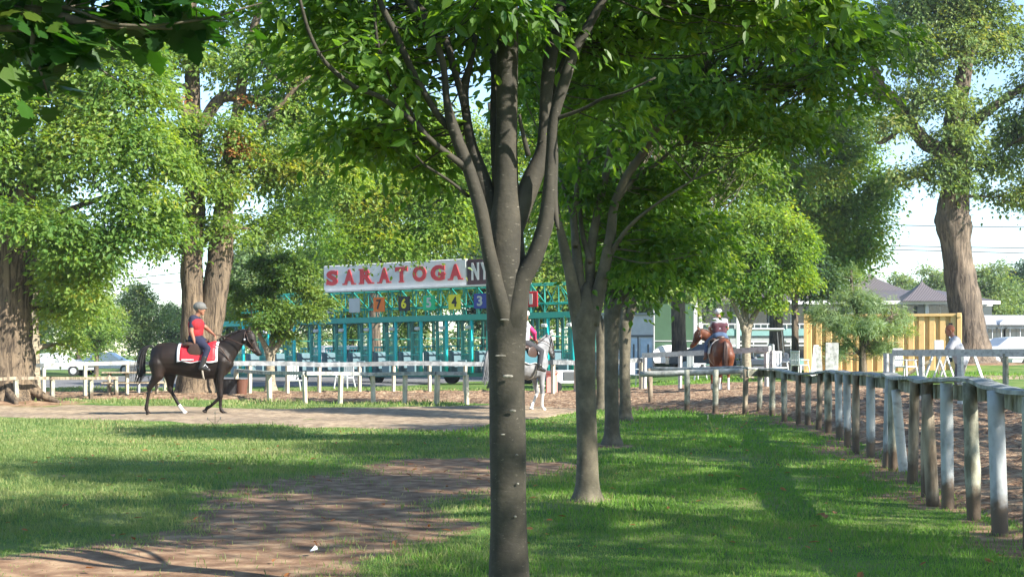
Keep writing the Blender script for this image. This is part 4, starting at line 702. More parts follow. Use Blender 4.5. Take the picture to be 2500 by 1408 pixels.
# --- soft pine in front of the container
def pine():
    rs = np.random.default_rng(71); Y = 50.0; t = base_root(2100, Y, 'airy young pine with soft tufted needles in front of the tan container', 'pine_tree'); mb = MB()
    S = [px_limb(mb, [(2108, gb(2108, Y) + 3, 26), (2106, 880, 18), (2104, 820, 15), (2090, 760, 12), (2080, 710, 9), (2078, 660, 5)], Y, Y, 8), px_limb(mb, [(2106, 850, 12), (2140, 800, 10), (2180, 770, 6)], Y, Y - .5, 7), px_limb(mb, [(2105, 870, 12), (2060, 820, 9), (2030, 780, 6)], Y, Y + .3, 7)]
    lob = [PL(2080, 730, 60, 30, Y), PL(2130, 745, 50, 30, Y - .3), PL(2050, 790, 60, 40, Y), PL(2160, 800, 70, 35, Y), PL(2100, 800, 70, 40, Y - .6), PL(2070, 860, 70, 35, Y - .3), PL(2150, 850, 60, 30, Y + .2), PL(2000, 770, 30, 30, Y), PL(2076, 670, 32, 22, Y), PL(2200, 770, 30, 25, Y)]
    V, Fc, C = crown_geo(lob, 780, 42, .17, .16, rs, SH_N, .5, .1, .6, gap=.25, gsc=.8, updir=.4, hang=-.1)
    twigs(mb, np.vstack(S), C, 160, rs, .025, .006); mb.out('trunk', M['bark_dark'], t, off=t.location, smooth=True); crown(t, V, Fc, M['leaf_pine'])
pine()
# ================================================================ TEXT
def glyph(name, txt, box, mat, parent, depth=.03, bold=.0, org=(0, 0, 0)):
    """letters fitted to box=(x0,z0,x1,z1) on the local plane y=org[1]; real raised letters"""
    cu = bpy.data.curves.new('t', 'FONT'); cu.body = txt; cu.offset = bold; cu.extrude = .05; cu.resolution_u = 4
    o = bpy.data.objects.new('t', cu); col.objects.link(o); dg = bpy.context.evaluated_depsgraph_get(); me = bpy.data.meshes.new_from_object(o.evaluated_get(dg)); bpy.data.objects.remove(o)
    n = len(me.vertices); c = np.zeros(n * 3, np.float32); me.vertices.foreach_get('co', c); c = c.reshape(-1, 3); mn, mxx = c.min(0), c.max(0)
    x0, z0, x1, z1 = box; X = x0 + (c[:, 0] - mn[0]) / (mxx[0] - mn[0]) * (x1 - x0); Z = z0 + (c[:, 1] - mn[1]) / (mxx[1] - mn[1]) * (z1 - z0); Yv = org[1] - (c[:, 2] - mn[2]) / (mxx[2] - mn[2]) * depth
    me.vertices.foreach_set('co', np.column_stack((X + org[0], Yv, Z + org[2])).astype(np.float32).ravel()); me.name = name; me.materials.clear(); me.materials.append(mat); me.update()
    q = bpy.data.objects.new(name, me); col.objects.link(q); q.parent = parent; return q
for k, c, r_ in (('teal', (.02, .32, .27), .4), ('teal_dark', (.012, .12, .10), .45), ('turq', (.02, .55, .56), .4), ('white', (.52, .52, .52), .5), ('plastic_white', (.55, .55, .56), .4), ('sign_white', (.60, .59, .59), .45), ('red', (.50, .012, .022), .55), ('red_letter', (.50, .03, .035), .5),
    ('black', (.012, .012, .014), .5), ('orange', (.90, .18, .01), .5), ('yellow', (.90, .74, .02), .5), ('green_plate', (.01, .50, .22), .5), ('blue_plate', (.02, .04, .32), .5), ('maroon_panel', (.05, .015, .02), .5), ('pad_blue', (.10, .17, .20), .6), ('grey', (.32, .33, .34), .6), ('dkgrey', (.09, .095, .10), .6),
    ('rubber', (.02, .02, .02), .8), ('tan_paint', (.62, .40, .17), .55), ('roof', (.25, .20, .215), .6), ('wall_grey', (.30, .33, .34), .7), ('teal_band', (.16, .30, .29), .6), ('trim', (.62, .62, .62), .6), ('skin', (.27, .12, .07), .6), ('skin_pale', (.38, .17, .11), .6), ('leather', (.045, .022, .014), .45),
    ('navy', (.010, .012, .035), .85), ('denim', (.05, .085, .16), .85), ('red_vest', (.27, .008, .014), .85), ('maroon_vest', (.07, .02, .03), .85), ('white_shirt', (.38, .38, .42), .85), ('pink', (.60, .03, .15), .8), ('boot', (.02, .018, .016), .4), ('brown_boot', (.12, .05, .03), .5), ('grey_hat', (.12, .118, .11), .7), ('dark_trousers', (.03, .03, .036), .85), ('grey_trousers', (.11, .11, .125), .85), ('hair_grey', (.18, .16, .15), .8), ('hair_red', (.35, .12, .06), .8), ('teal_cloth', (.03, .11, .14), .8), ('green_screen', (.035, .085, .045), .8), ('pink_red', (.72, .28, .24), .6), ('light_blue', (.50, .60, .72), .6), ('silver', (.45, .46, .48), .3)):
    M[k] = plain(k, c, r_)
m, nt, b = new_mat('window_glass'); b.inputs['Base Color'].default_value = (.03, .045, .055, 1); b.inputs['Roughness'].default_value = .08; b.inputs['Specular IOR Level'].default_value = .8; M['glass'] = m
# ================================================================ STARTING GATE
GA, GB = np.array(((812 - 1250) / F * 69, 69.)), np.array(((1306 - 1250) / F * 63, 63.)); gd = (GB - GA) / np.linalg.norm(GB - GA); SP = np.linalg.norm(GB - GA) / 8
def U(px):
    a = (px - 1250) / F; t = (a * GB[1] - GB[0]) / (gd[0] - a * gd[1]); return t     # local x of a photo column on the gate's front plane
gate = root('starting_gate', (GB[0], GB[1], g(*GB)), 'long teal green horse racing starting gate with numbered stalls and a name board on top', 'starting gate', rz=math.atan2(gd[1], gd[0])); gate.rotation_euler = (0, -.0095, math.atan2(gd[1], gd[0]))
uL, uR = U(545), U(1412)
MB().box(((uL + uR) / 2, 0, 3.02), (uR - uL, .22, .26)).out('cross_beam', M['teal'], gate)
mb = MB(); mb.box(((uL + uR) / 2, 1.9, 3.02), (uR - uL, .2, .2)).box(((uL + uR) / 2, 0, .42), (uR - uL, .2, .18)).box(((uL + uR) / 2, 1.9, .42), (uR - uL, .2, .18)); mb.out('base_frame', M['teal_dark'], gate)
mb = MB()
for zz in (3.55, 4.40):
    for yy in (.05, 1.3): mb.tube([(uL + 1.2, yy, zz), (uR, yy, zz)], .035, 6)
u = uL + 1.2; k = 0
while u < uR - .05:
    for yy in (.05, 1.3):
        mb.tube([(u, yy, 3.1), (u, yy, 4.42)], .035, 6); v = min(u + SP / 2, uR)
        a, b_ = (3.15, 4.4) if k % 2 else (4.4, 3.15); mb.tube([(u, yy, a), (v, yy, b_)], .024, 5)
    if k % 2 == 0: mb.tube([(u, .05, 4.4), (u, 1.3, 3.6)], .025, 5)
    u += SP / 2; k += 1
mb.out('truss', M['teal'], gate)
s0, s1, s2 = U(796), U(1144), U(1296)
sp_ = MB().bbox(((s0 + s1) / 2, -.05, 5.06), (s1 - s0, .16, 1.22), .03).out('sign_panel', M['sign_white'], gate)
MB().box(((s0 + s2) / 2, -.12, 4.42), (s2 - s0, .5, .07)).out('sign_ledge', M['trim'], gate)
sn = MB().bbox(((s1 + s2) / 2 + .02, -.05, 5.04), (s2 - s1 - .05, .14, 1.16), .02).out('logo_panel', M['maroon_panel'], gate)
for ch, a, b_ in zip('SARATOGA', (803, 844, 883, 929, 971, 1013, 1057, 1101), (832, 874, 919, 960, 1002, 1048, 1093, 1136)):
    x0, x1 = U(a), U(b_); z0, z1 = 4.72, 5.44
    L = glyph('letter', ch, (x0 + (.06 if ch in 'ART' else .02), z0, x1 - (.06 if ch in 'ART' else .02), z1), M['red_letter'], sp_, .03, .055, (0, -.135, 0))
    sb = []; t = .065; yy = -.152
    if ch == 'A': sb = [((x0 + .09, yy, z0 + t / 2), (.24, .03, t)), ((x1 - .11, yy, z0 + t / 2), (.28, .03, t))]
    if ch == 'R': sb = [((x0 + .12, yy, z0 + t / 2), (.26, .03, t)), ((x1 - .06, yy, z0 + t / 2), (.16, .03, t)), ((x0 + .08, yy, z1 - t / 2), (.18, .03, t))]
    if ch == 'T': sb = [(((x0 + x1) / 2, yy, z0 + t / 2), (.30, .03, t)), ((x0 + .04, yy, z1 - .11), (.06, .03, .2)), ((x1 - .04, yy, z1 - .11), (.06, .03, .2))]
    if ch == 'S': sb = [((x1 - .06, yy, z1 - .12), (.055, .03, .2)), ((x0 + .04, yy, z0 + .12), (.055, .03, .2))]
    if ch == 'G': sb = [((x1 - .05, yy, z1 - .12), (.055, .03, .2)), ((x1 - .1, yy, z0 + .3), (.26, .03, t))]
    for c_, d_b in sb: MB().box(c_, d_b).out('serif', M['red_letter'], L)
x0, x1 = U(1157), U(1247); wd = (x1 - x0) / 4
for k, ch in enumerate('NYRA'): glyph('letter', ch, (x0 + k * wd, 4.68, x0 + k * wd + wd * .84, 5.46), M['white'], sn, .02, .05, (0, -.122, 0))
plates = {812: ('', 'white'), 875: ('', 'white'), 935: ('7', 'orange'), 996: ('6', 'black'), 1057: ('5', 'green_plate'), 1119: ('4', 'yellow'), 1181: ('3', 'blue_plate'), 1243: ('2', 'white'), 1306: ('1', 'red')}
dcol = {'7': 'black', '6': 'yellow', '5': 'white', '4': 'black', '3': 'white', '2': 'black', '1': 'white'}
dlab = {'7': 'orange plate numbered 7', '6': 'black plate numbered 6 in yellow', '5': 'green plate numbered 5', '4': 'yellow plate numbered 4', '3': 'blue plate numbered 3', '2': 'white plate numbered 2', '1': 'red plate numbered 1'}
for px, (dg_, mt) in plates.items():
    u = U(px); p = MB().bbox((u, -.25, 3.72), (.66, .06, .68), .02).out('number_plate', M[mt], gate); p['label'] = dlab.get(dg_, 'blank white plate')
    if dg_: glyph('digit', dg_, (u - (.14 if dg_ != '1' else .08), 3.50, u + (.14 if dg_ != '1' else .08), 3.96), M[dcol[dg_]], p, .015, .03, (0, -.282, 0))
n0 = 1092; i = 0
for k in range(-9, 6):
    px = 1092 + k * 62.0
    if px < 560: continue
    u = U(px)
    if u > uR: break
    st = MB(); 
    st.tube([(u, -.02, .5), (u, -.02, 1.5), (u, -.02, 2.9)], .075, 12).ball((u, -.02, 2.92), (.075, .075, .1)); pole = st.out('front_pad', M['turq'], gate, smooth=True)
    MB().bbox((u - .14, -.12, 2.56), (.26, .2, .16), .03).out('white_pad', M['plastic_white'], pole)
    q = MB(); q.box((u - .62, .12, 1.75), (.11, .12, 2.4)).box((u, 1.85, 1.75), (.1, .12, 2.4)).box((u - .62, 1.85, 1.75), (.1, .12, 2.4))
    for zz in (.9, 1.5, 2.1): q.box((u, .95, zz), (.05, 1.7, .05))
    q.tube(catmull([(u - .62, .1, 2.6), (u - .75, .05, 2.86), (u - 1.0, .03, 2.9), (u - 1.2, .03, 2.82), (u - SP + .05, 0, 2.6)], 3), .03, 6)
    q.out('partition', M['teal_dark'], gate)
    d = MB(); x0, x1 = u - .54, u - .1
    for zz in (.55, 1.35, 2.38): d.box(((x0 + x1) / 2, -.05, zz), (x1 - x0, .04, .06))
    for xx in np.linspace(x0, x1, 7): d.tube([(xx, -.05, .55), (xx, -.05, 2.38)], .017 if xx not in (x0, x1) else .03, 5)
    d.out('grille_door', M['teal'], gate)
    MB().bbox((u - .36, -.3, .78), (.46, .12, .62), .02).out('kick_pad', M['pad_blue'], gate); MB().bbox((u + .28, 1.2, .95), (.5, .1, .9), .02).out('rear_pad', M['pad_blue'], gate)
    f = MB(); f.bbox((u + .12, .5, 1.0), (.16, .9, 1.0), .04); f.out('side_pad', M['pad_blue'], gate)
    r_ = MB(); ra_, rb_ = u - SP + .12, u - .1
    for zz in (.6, 1.1, 1.75): r_.box(((ra_ + rb_) / 2, 2.0, zz), (rb_ - ra_, .05, .07))
    for xx in np.linspace(ra_, rb_, 7): r_.tube([(xx, 2.0, .55), (xx, 2.0, 1.78)], .022, 5)
    r_.out('tail_gate', M['turq'], gate); MB().bbox(((ra_ + rb_) / 2, 2.06, .85), (rb_ - ra_ - .1, .06, .5), .02).out('tail_pad', M['teal_dark'], gate)
    if k % 3 == 0:
        w_ = MB(); w_.tube([(u - .3, .7, .38), (u - .3, .95, .38)], .38, 18); w_.out('wheel', M['rubber'], gate, smooth=False)
# ================================================================ HORSES
def zl(x, z, y=0.0): return np.array(((x - 655) / 426.0, y, (1225 - z) / 426.0))
def horse(name, label, loc, rz, coat, pts, sock=None, hair=None, neck_yaw=0.0, neck_drop=0.0, legs=None, tailpath=None, muzzle=None):
    t = root(name, loc, label, 'horse', 'ridden racehorses', rz=rz); mb = MB()
    st = [(268, 1290, 1330, .05), (276, 0, 0, 0)]
    S = [(270, 1.40, 1.18, .08), (288, 1.50, 1.02, .17), (340, 1.58, .92, .25), (400, 1.61, .90, .285), (470, 1.61, .90, .29), (540, 1.58, .88, .285), (620, 1.55, .84, .30), (720, 1.53, .80, .305), (800, 1.56, .79, .285), (870, 1.62, .80, .245), (930, 1.60, .82, .225), (985, 1.52, .88, .205), (1025, 1.40, .98, .16), (1045, 1.28, 1.08, .09)]
    rings = []
    for x, zt, zb, hw in S: rings.append((((x - 655) / 426, 0, (zt + zb) / 2), (0, hw, 0), (0, 0, (zt - zb) / 2)))
    mb.loft(rings)
    for sy in (-1, 1): mb.ball(zl(370, 720, sy * .13), (.22, .15, .30)); mb.ball(zl(950, 720, sy * .10), (.17, .11, .27)); mb.ball(zl(1010, 740, sy * .07), (.10, .09, .12))
    piv = zl(960, 600)
    def nk(p, k=1.0):   # bend neck sideways
        p = np.asarray(p, float).copy(); e = p - piv; a = neck_yaw * min(1.0, max(0, e[0] / .45)) * k; c, s = math.cos(a), math.sin(a)
        d = max(0, e[0]) * neck_drop
        return piv + np.array((e[0] * c - e[1] * s, e[0] * s + e[1] * c, e[2] - d))
    def nring(x, z, hd, hw, ax, az):
        c = nk(zl(x, z)); c2 = nk(zl(x + ax * 20, z - az * 20)); d = unit(c2 - c); lat = np.cross((0, 0, 1.0), d); lat = unit(lat); upv = np.cross(d, lat); return (c, lat * hw, upv * hd)
    mb.loft([nring(925, 680, .34, .15, .7, .7), nring(985, 622, .275, .125, .75, .65), nring(1045, 565, .215, .10, .8, .6), nring(1105, 513, .165, .085, .85, .5), nring(1160, 475, .135, .078, .9, .2), nring(1195, 462, .115, .07, .8, -.4)])
    mb.loft([nring(1175, 445, .09, .06, .35, -.94), nring(1195, 470, .135, .08, .4, -.92), nring(1205, 505, .155, .09, .45, -.9), nring(1228, 550, .12, .078, .48, -.88), nring(1252, 595, .092, .062, .5, -.86), nring(1278, 628, .078, .056, .5, -.86), nring(1300, 652, .066, .055, .5, -.86), nring(1308, 664, .035, .035, .5, -.86)])
    for sy in (-1, 1):
        mb.cap2(nk(zl(1195, 425, sy * .05)), .032, nk(zl(1212, 388, sy * .062)), .012); mb.ball(nk(zl(1168, 520, sy * .05)), (.075, .04, .085))
        mb.ball(nk(zl(1238, 515, sy * .075)), (.03, .02, .022)); mb.ball(nk(zl(1297, 640, sy * .045)), (.025, .02, .02))
    # legs
    L = legs or dict(HR=[(345, 740), (352, 845), (270, 968), (247, 1100), (238, 1165), (256, 1208)], HL=[(390, 750), (438, 855), (442, 990), (512, 1112), (546, 1166), (582, 1208)],
                     FR=[(955, 720), (935, 880), (942, 1050), (940, 1150), (948, 1180), (985, 1215)], FL=[(955, 720), (880, 860), (915, 1065), (820, 1150), (795, 1160), (770, 1195)])
    for kx, P in L.items():
        sy = 1 if kx[1] == 'L' else -1; hind = kx[0] == 'H'
        ys = [.13, .14, .12, .115, .115, .115] if hind else [.11, .13, .125, .12, .12, .12]
        rr = [.19, .135, .062, .038, .046, .050] if hind else [.14, .085, .056, .034, .043, .050]
        Q = [zl(x, z, sy * y) for (x, z), y in zip(P, ys)]
        mid = Q[1] * .45 + Q[2] * .55
        mb.chain([(Q[0], rr[0]), (Q[1], rr[1]), (mid, (rr[1] + rr[2]) * .42), (Q[2], rr[2]), (Q[2] * .75 + Q[3] * .25, .04), (Q[3], rr[3]), (Q[4], rr[4]), (Q[4] * .4 + Q[5] * .6, .034)])
        if hind: mb.ball(Q[2] + (-.03, 0, .02), (.045, .038, .05))
        d = unit(Q[5] - Q[4]); mb.tube([Q[4] * .35 + Q[5] * .65, Q[5] + (0, 0, .0), Q[5] + d * .025], [.036, .058, .062], 12)
    def mf(C):
        k = np.zeros(len(C))
        if sock:
            for (x, z, rad, zc) in sock: k[(np.hypot(C[:, 0] - (x - 655) / 426, C[:, 2] - (1225 - z) / 426) < rad) & (C[:, 2] < zc)] = 1
        if muzzle: k[np.linalg.norm(C - nk(zl(1300, 650)), axis=1) < .13] = 2
        return k
    body = remeshed('body', mb, [coat, M['sock'], M['muzzle']], t, .014, 5, mf)
    # mane and tail of real strands
    rs = np.random.default_rng(8); mm = MB()
    crest = [(900, 500), (960, 468), (1030, 435), (1095, 410), (1150, 400), (1185, 405)]
    for i in range(70):
        u = rs.uniform(0, 1); k = u * (len(crest) - 1); a = int(min(k, len(crest) - 2)); f = k - a; x = crest[a][0] * (1 - f) + crest[a + 1][0] * f; z = crest[a][1] * (1 - f) + crest[a + 1][1] * f
        s = 1; r0 = nk(zl(x, z + 14, 0)); l = rs.uniform(.10, .2)
        mm.tube([r0, r0 + (rs.normal(0, .015), s * .05, -.01 - .2 * l), r0 + (rs.normal(0, .02), s * (.085 + rs.uniform(0, .02)), -l)], [.018, .014, .004], 5)
    for i in range(8): r0 = nk(zl(1200, 418)); mm.tube([r0, nk(zl(1222 + rs.uniform(0, 8), 440, rs.uniform(-.03, .03))), nk(zl(1232 + rs.uniform(0, 8), 485, rs.uniform(-.04, .04)))], [.016, .014, .004], 5)
    mm.out('mane', hair, t, smooth=True)
    tp = tailpath or [(292, 578), (245, 578), (198, 625), (172, 730), (168, 840), (125, 960)]
    tm = MB(); P = np.array([zl(*q) for q in tp])
    for i in range(80):
        w0 = np.linspace(.008, 1, len(P))[:, None] * np.array((.11, .07, .07)) * np.sin(np.linspace(.15, 2.5, len(P)))[:, None]
        o = rs.normal(0, .62, 3); Q = catmull(P + o * w0, 4); cut = int(len(Q) * rs.uniform(.78, 1)); Q = Q[:cut]; tm.tube(Q, np.linspace(.022, .004, len(Q)), 5)
    tm.out('tail', hair, t, smooth=True)
    br = MB(); lt = .009
    def strap(x0, z0, x1, z1, h):   # ring around the head
        c = nk(zl((x0 + x1) / 2, (z0 + z1) / 2)); a = nk(zl(x0, z0)); v = a - c; d = nk(zl(x0 + 5, z0 + 5)) - a
        lat = unit(np.cross((0, 0, 1.), unit(nk(zl(1300, 600)) - nk(zl(1150, 450))))); th = np.linspace(0, 2 * np.pi, 17)
        br.tube([c + v * math.cos(q) + lat * h * math.sin(q) for q in th], lt, 6, cap=False)
    strap(1172, 425, 1155, 560, .098); strap(1262, 520, 1215, 600, .088); strap(1225, 430, 1170, 440, .085)
    for sy in (-1, 1): br.tube([nk(zl(1180, 450, sy * .085)), nk(zl(1200, 520, sy * .1)), nk(zl(1245, 585, sy * .082))], lt, 6); br.tube([nk(zl(1252, 600, sy * .07)), nk(zl(1268, 630, sy * .065))], .012, 6)
    bb = br.out('bridle', M['strap'] if 'strap' in M else M['leather'], t, smooth=True)
    for sy in (-1, 1):
        e = MB().ball(nk(zl(1240, 513, sy * .092)), (.016, .012, .016)).out('eye', M['eye'], t, smooth=True)
        c = nk(zl(1166, 512, sy * .102)); MB().ball(c, (.022, .010, .022)).out('bridle_disc', M['silver'], bb, smooth=True)
    return t, nk
M['sock'] = plain('white_sock', (.62, .58, .53), .8); M['muzzle'] = plain('dark_muzzle', (.07, .065, .07), .6); M['eye'] = plain('horse_eye', (.01, .008, .008), .1)
M['coat_black'] = mat_noise('black_bay_coat', (.008, .0055, .005), (.020, .012, .009), 3, .55, .05, 60, c3=(.012, .008, .006), spec=.25); M['coat_grey'] = mat_noise('grey_coat', (.13, .13, .14), (.25, .25, .26), 5, .7, .05, 60)
M['coat_bay'] = mat_noise('bay_coat', (.07, .02, .009), (.16, .05, .02), 3, .5, .05, 60, spec=.3); M['hair_black'] = plain('black_hair', (.012, .010, .010), .5); M['hair_horse_grey'] = plain('grey_hair', (.16, .16, .165), .6); M['hair_bay'] = plain('dark_brown_hair', (.05, .022, .015), .5)
def cloth(t, mat, trim, x0, x1, zb, name='saddle_cloth', zt=1.62):
    nx_, ns = 16, 25; xs_ = np.linspace(x0, x1, nx_); V = []; sxv = [(270, .08), (340, .25), (470, .29), (620, .30), (720, .305), (800, .285), (870, .245), (930, .225)]
    hx = [(a - 655) / 426 for a, _ in sxv]; hv = [v for _, v in sxv]; tx = [(a - 655) / 426 for a in (340, 470, 620, 720, 800, 870, 930)]; tz = [1.58, 1.61, 1.55, 1.53, 1.56, 1.62, 1.60]
    for i, x in enumerate(xs_):
        hw = np.interp(x, hx, hv) + .03; zt_ = np.interp(x, tx, tz) + .025; zc = zt_ - .34; zlo = zb + .02 * math.sin(i * .9)
        for j, s in enumerate(np.linspace(-1, 1, ns)):
            a = abs(s)
            if a < .7: th = a / .7 * math.pi / 2; y, z = hw * math.sin(th), zc + .34 * math.cos(th)
            else: f = (a - .7) / .3; y, z = hw + .012 * f + .006 * math.sin(i * 1.3 + s * 9), zc - f * (zc - zlo)
            V.append((x, math.copysign(y, s), z))
    Fc = [(i * ns + j, i * ns + j + 1, (i + 1) * ns + j + 1, (i + 1) * ns + j) for i in range(nx_ - 1) for j in range(ns - 1)]
    def solid(o): md = o.modifiers.new('s', 'SOLIDIFY'); md.thickness = .014; md.offset = 1; return o
    inner_, edge_ = [], []
    for f in Fc:
        i, j = f[0] // ns, f[0] % ns; (edge_ if (i in (0, nx_ - 2) or j in (0, ns - 2)) else inner_).append(f)
    V = np.array(V); c = solid(mk(name, V, inner_, mat, t, smooth=True)); V2 = V.copy(); solid(mk('trim', V2, edge_, trim, c, smooth=True)); return c
def saddle(t):
    mb = MB(); mb.loft([(zl(590, 530), (0, .03, 0), (0, 0, .02)), (zl(605, 528), (0, .13, 0), (0, 0, .05)), (zl(650, 560), (0, .15, 0), (0, 0, .05)), (zl(720, 565), (0, .13, 0), (0, 0, .045)), (zl(780, 545), (0, .11, 0), (0, 0, .05)), (zl(820, 515), (0, .06, 0), (0, 0, .03))])
    for sy in (-1, 1): mb.ball(zl(720, 620, sy * .30), (.17, .02, .17)); mb.ball(zl(650, 560, sy * .2), (.15, .1, .06))
    s = remeshed('saddle', mb, M['leather'], t, .012, 3)
    for sy in (-1, 1):
        q = MB(); q.tube([zl(795, 600, sy * .325), zl(820, 750, sy * .39)], .009, 6); c = zl(822, 775, sy * .40); q.tube([c + (0, 0, .06), c + (.055, 0, 0), c + (.05, 0, -.05), c + (-.05, 0, -.05), c + (-.055, 0, 0), c + (0, 0, .06)], .008, 6); q.out('stirrup', M['silver'], s, smooth=True)
    g_ = MB(); th = np.linspace(math.pi * .95, math.pi * 2.05, 17); g_.tube([(.30, .31 * math.cos(a), 1.17 + .395 * math.sin(a)) for a in th], .02, 6, el=.5); g_.out('girth', M['strap_w'], s, smooth=True)
M['strap_w'] = plain('pale_girth', (.5, .46, .40), .7)
# ================================================================ PEOPLE
def hand(mb, wrist, d, palm_n, curl=.7, side=1):
    d = unit(np.asarray(d, float)); n = unit(np.asarray(palm_n, float)); s = np.cross(d, n) * side
    c = np.asarray(wrist, float) + d * .05; mb.cap2(np.asarray(wrist, float), .026, c, .030); mb.cap2(c - s * .018 + d * .02, .018, c + s * .02 + d * .02, .018)
    for k, (o, l) in enumerate(((-.033, .036), (-.011, .043), (.011, .046), (.033, .042))):
        b = c + s * o + d * .032; k1 = b + (d * math.cos(curl) + n * math.sin(curl)) * l; k2 = k1 + (d * math.cos(curl * 2.1) + n * math.sin(curl * 2.1)) * l * .8
        mb.cap2(b, .0095, k1, .0085); mb.cap2(k1, .0085, k2, .0075)
    b = c + s * .038 - d * .005; k1 = b + unit(s * .6 + d * .6 + n * .5) * .035; mb.cap2(b, .012, k1, .010); mb.cap2(k1, .010, k1 + unit(d * .7 + n * .7) * .026, .008)
def person(label, loc, rz, J, wear, group, hat=None, hair=None, skin=None, face=(1, 0, 0), hscale=1.0, build=1.0):
    t = root('person', loc, label, 'person', group, rz=rz); sk = skin or M['skin']; A = {k: np.asarray(v, float) for k, v in J.items()}; f = unit(np.asarray(face, float)); lat = unit(np.cross((0, 0, 1.), f)); upv = np.cross(f, lat); B = build
    def torso(mb, e=0.0, lo='hip'):
        d = A['shL'] - A['shR']; tl = unit(d)
        for nm, w_, r_ in (('hip', .085, .115), ('waist', .075, .108), ('chest', .095, .118), ('uchest', .10, .095)):
            if nm == 'hip' and lo == 'waist': continue
            c = A['uchest'] if nm == 'uchest' else A[nm]; mb.cap2(c - tl * w_ * B, r_ * B + e, c + tl * w_ * B, r_ * B + e)
        seq = ([('hip', .13)] if lo == 'hip' else []) + [('waist', .125), ('chest', .135), ('uchest', .10)]
        for sgn in (-.07, .07): mb.chain([(A[n] + tl * sgn, r * .92 * B + e) for n, r in seq])
        for s in ('L', 'R'): mb.cap2(A['uchest'], .08 + e, A['sh' + s], .062 * B + e)
    A['uchest'] = (A['shL'] + A['shR']) / 2 * .75 + A['chest'] * .25
    mb = MB(); torso(mb); hc = A['head']; nb = (A['shL'] + A['shR']) / 2; mb.cap2(nb, .062, hc - upv * .07 * hscale - f * .01, .052)
    h = hscale; mb.ball(hc + upv * .015 * h, np.array((.098, .078, .108)) * h if abs(f[0]) > .7 else np.array((.08, .096, .108)) * h)
    mb.cap2(hc + f * .035 * h - upv * .03 * h, .058 * h, hc + f * .062 * h - upv * .085 * h, .030 * h); mb.ball(hc + f * .1 * h - upv * .015 * h, (.016, .014, .018)); mb.cap2(hc + f * .09 * h + upv * .015, .010, hc + f * .105 * h - upv * .02, .014)
    for s in (-1, 1): mb.ball(hc + lat * s * .08 * h - f * .005 - upv * .005, (.016, .012, .028)); mb.ball(hc + f * .083 * h + lat * s * .032 + upv * .028, .014)
    mb.cap2(hc + f * .088 * h - lat * .02 - upv * .062 * h, .010, hc + f * .088 * h + lat * .02 - upv * .062 * h, .010)
    for s in ('L', 'R'):
        el, ha = A['el' + s], A['ha' + s]; mb.chain([(A['sh' + s], .055 * B), (A['sh' + s] * .5 + el * .5, .050 * B), (el, .041 * B), (el * .65 + ha * .35, .041), (ha, .027)])
        side = 1 if s == 'L' else -1; hand(mb, ha, A.get('hd' + s, ha - el), A.get('hn' + s, (0, -side * 1.0, -.2)), A.get('curl' + s, np.array(.8)).item(), side)
        kn, an, to = A['kn' + s], A['an' + s], A['to' + s]; mb.chain([(A['hp' + s], .098 * B), (A['hp' + s] * .5 + kn * .5, .085 * B), (kn, .062), (kn * .65 + an * .35, .060), (an, .040)]); mb.cap2(an - (0, 0, .02), .042, to, .032)
    body = remeshed('body', mb, sk, t, .0095, 3)
    for s in (-1, 1): MB().ball(hc + f * .094 * h + lat * s * .033 + upv * .022, (.009, .009, .008)).out('eye', M['eye'], t, smooth=True)
    if 'shirt' in wear:
        mb = MB(); torso(mb, .014, 'waist' if 'vest' in wear else 'hip')
        for s in ('L', 'R'):
            el = A['el' + s]; q = wear.get('sleeve', .62); e = A['sh' + s] * (1 - q) + el * q; mb.chain([(A['sh' + s], .068 * B), (e, .060 * B)])
            if wear.get('long'): mb.chain([(e, .060), (el, .054), (A['ha' + s] * .92 + el * .08, .042)])
        remeshed('shirt', mb, wear['shirt'], t, .012, 3)
    if 'sleeves' in wear:
        for s in ('L', 'R'):
            el = A['el' + s]; mb = MB().chain([(A['sh' + s] * .55 + el * .45, .062), (el, .053), (A['ha' + s] * .9 + el * .1, .040)]); remeshed('sleeve', mb, wear['sleeves'], t, .011, 3)
    if 'vest' in wear:
        mb = MB(); d = A['shL'] - A['shR']; tl = unit(d)
        for c, w_, r_ in ((A['waist'], .09, .128), (A['chest'], .105, .142), (A['uchest'] - (0, 0, .03), .05, .105)): mb.cap2(c - tl * w_ * B, r_ * B, c + tl * w_ * B, r_ * B)
        for sg in (-.08, .08): mb.chain([(A['waist'] + tl * sg, .13 * B), (A['chest'] + tl * sg, .142 * B), (A['uchest'] + tl * sg * .9 - (0, 0, .02), .10 * B)])
        remeshed('vest', mb, wear['vest'], t, .012, 3)
    if 'trousers' in wear:
        mb = MB(); tl = unit(A['hpL'] - A['hpR']); mb.cap2(A['hip'] - tl * .085, .13 * B, A['hip'] + tl * .085, .13 * B); mb.cap2(A['hip'] * .5 + A['waist'] * .5 - tl * .07, .122 * B, A['hip'] * .5 + A['waist'] * .5 + tl * .07, .122 * B)
        for s in ('L', 'R'): kn, an = A['kn' + s], A['an' + s]; mb.chain([(A['hp' + s], .112 * B), (A['hp' + s] * .5 + kn * .5, .098 * B), (kn, .075), (kn * .5 + an * .5, .066), (an, .055)])
        remeshed('trousers', mb, wear['trousers'], t, .012, 3)
    for s in ('L', 'R'):
        if 'boots' in wear:
            kn, an, to = A['kn' + s], A['an' + s], A['to' + s]; top = kn * wear.get('boot_k', .5) + an * (1 - wear.get('boot_k', .5)); dn = unit(to - an); dn[2] = min(dn[2], 0)
            mb = MB().chain([(top, .070), (an, .056)]); mb.cap2(an - (0, 0, .03), .055, to, .042); mb.ball(an + (0, 0, -.045) - unit((to - an) * (1, 1, 0)) * .03, (.05, .042, .035)); remeshed('boot', mb, wear['boots'], t, .011, 2)
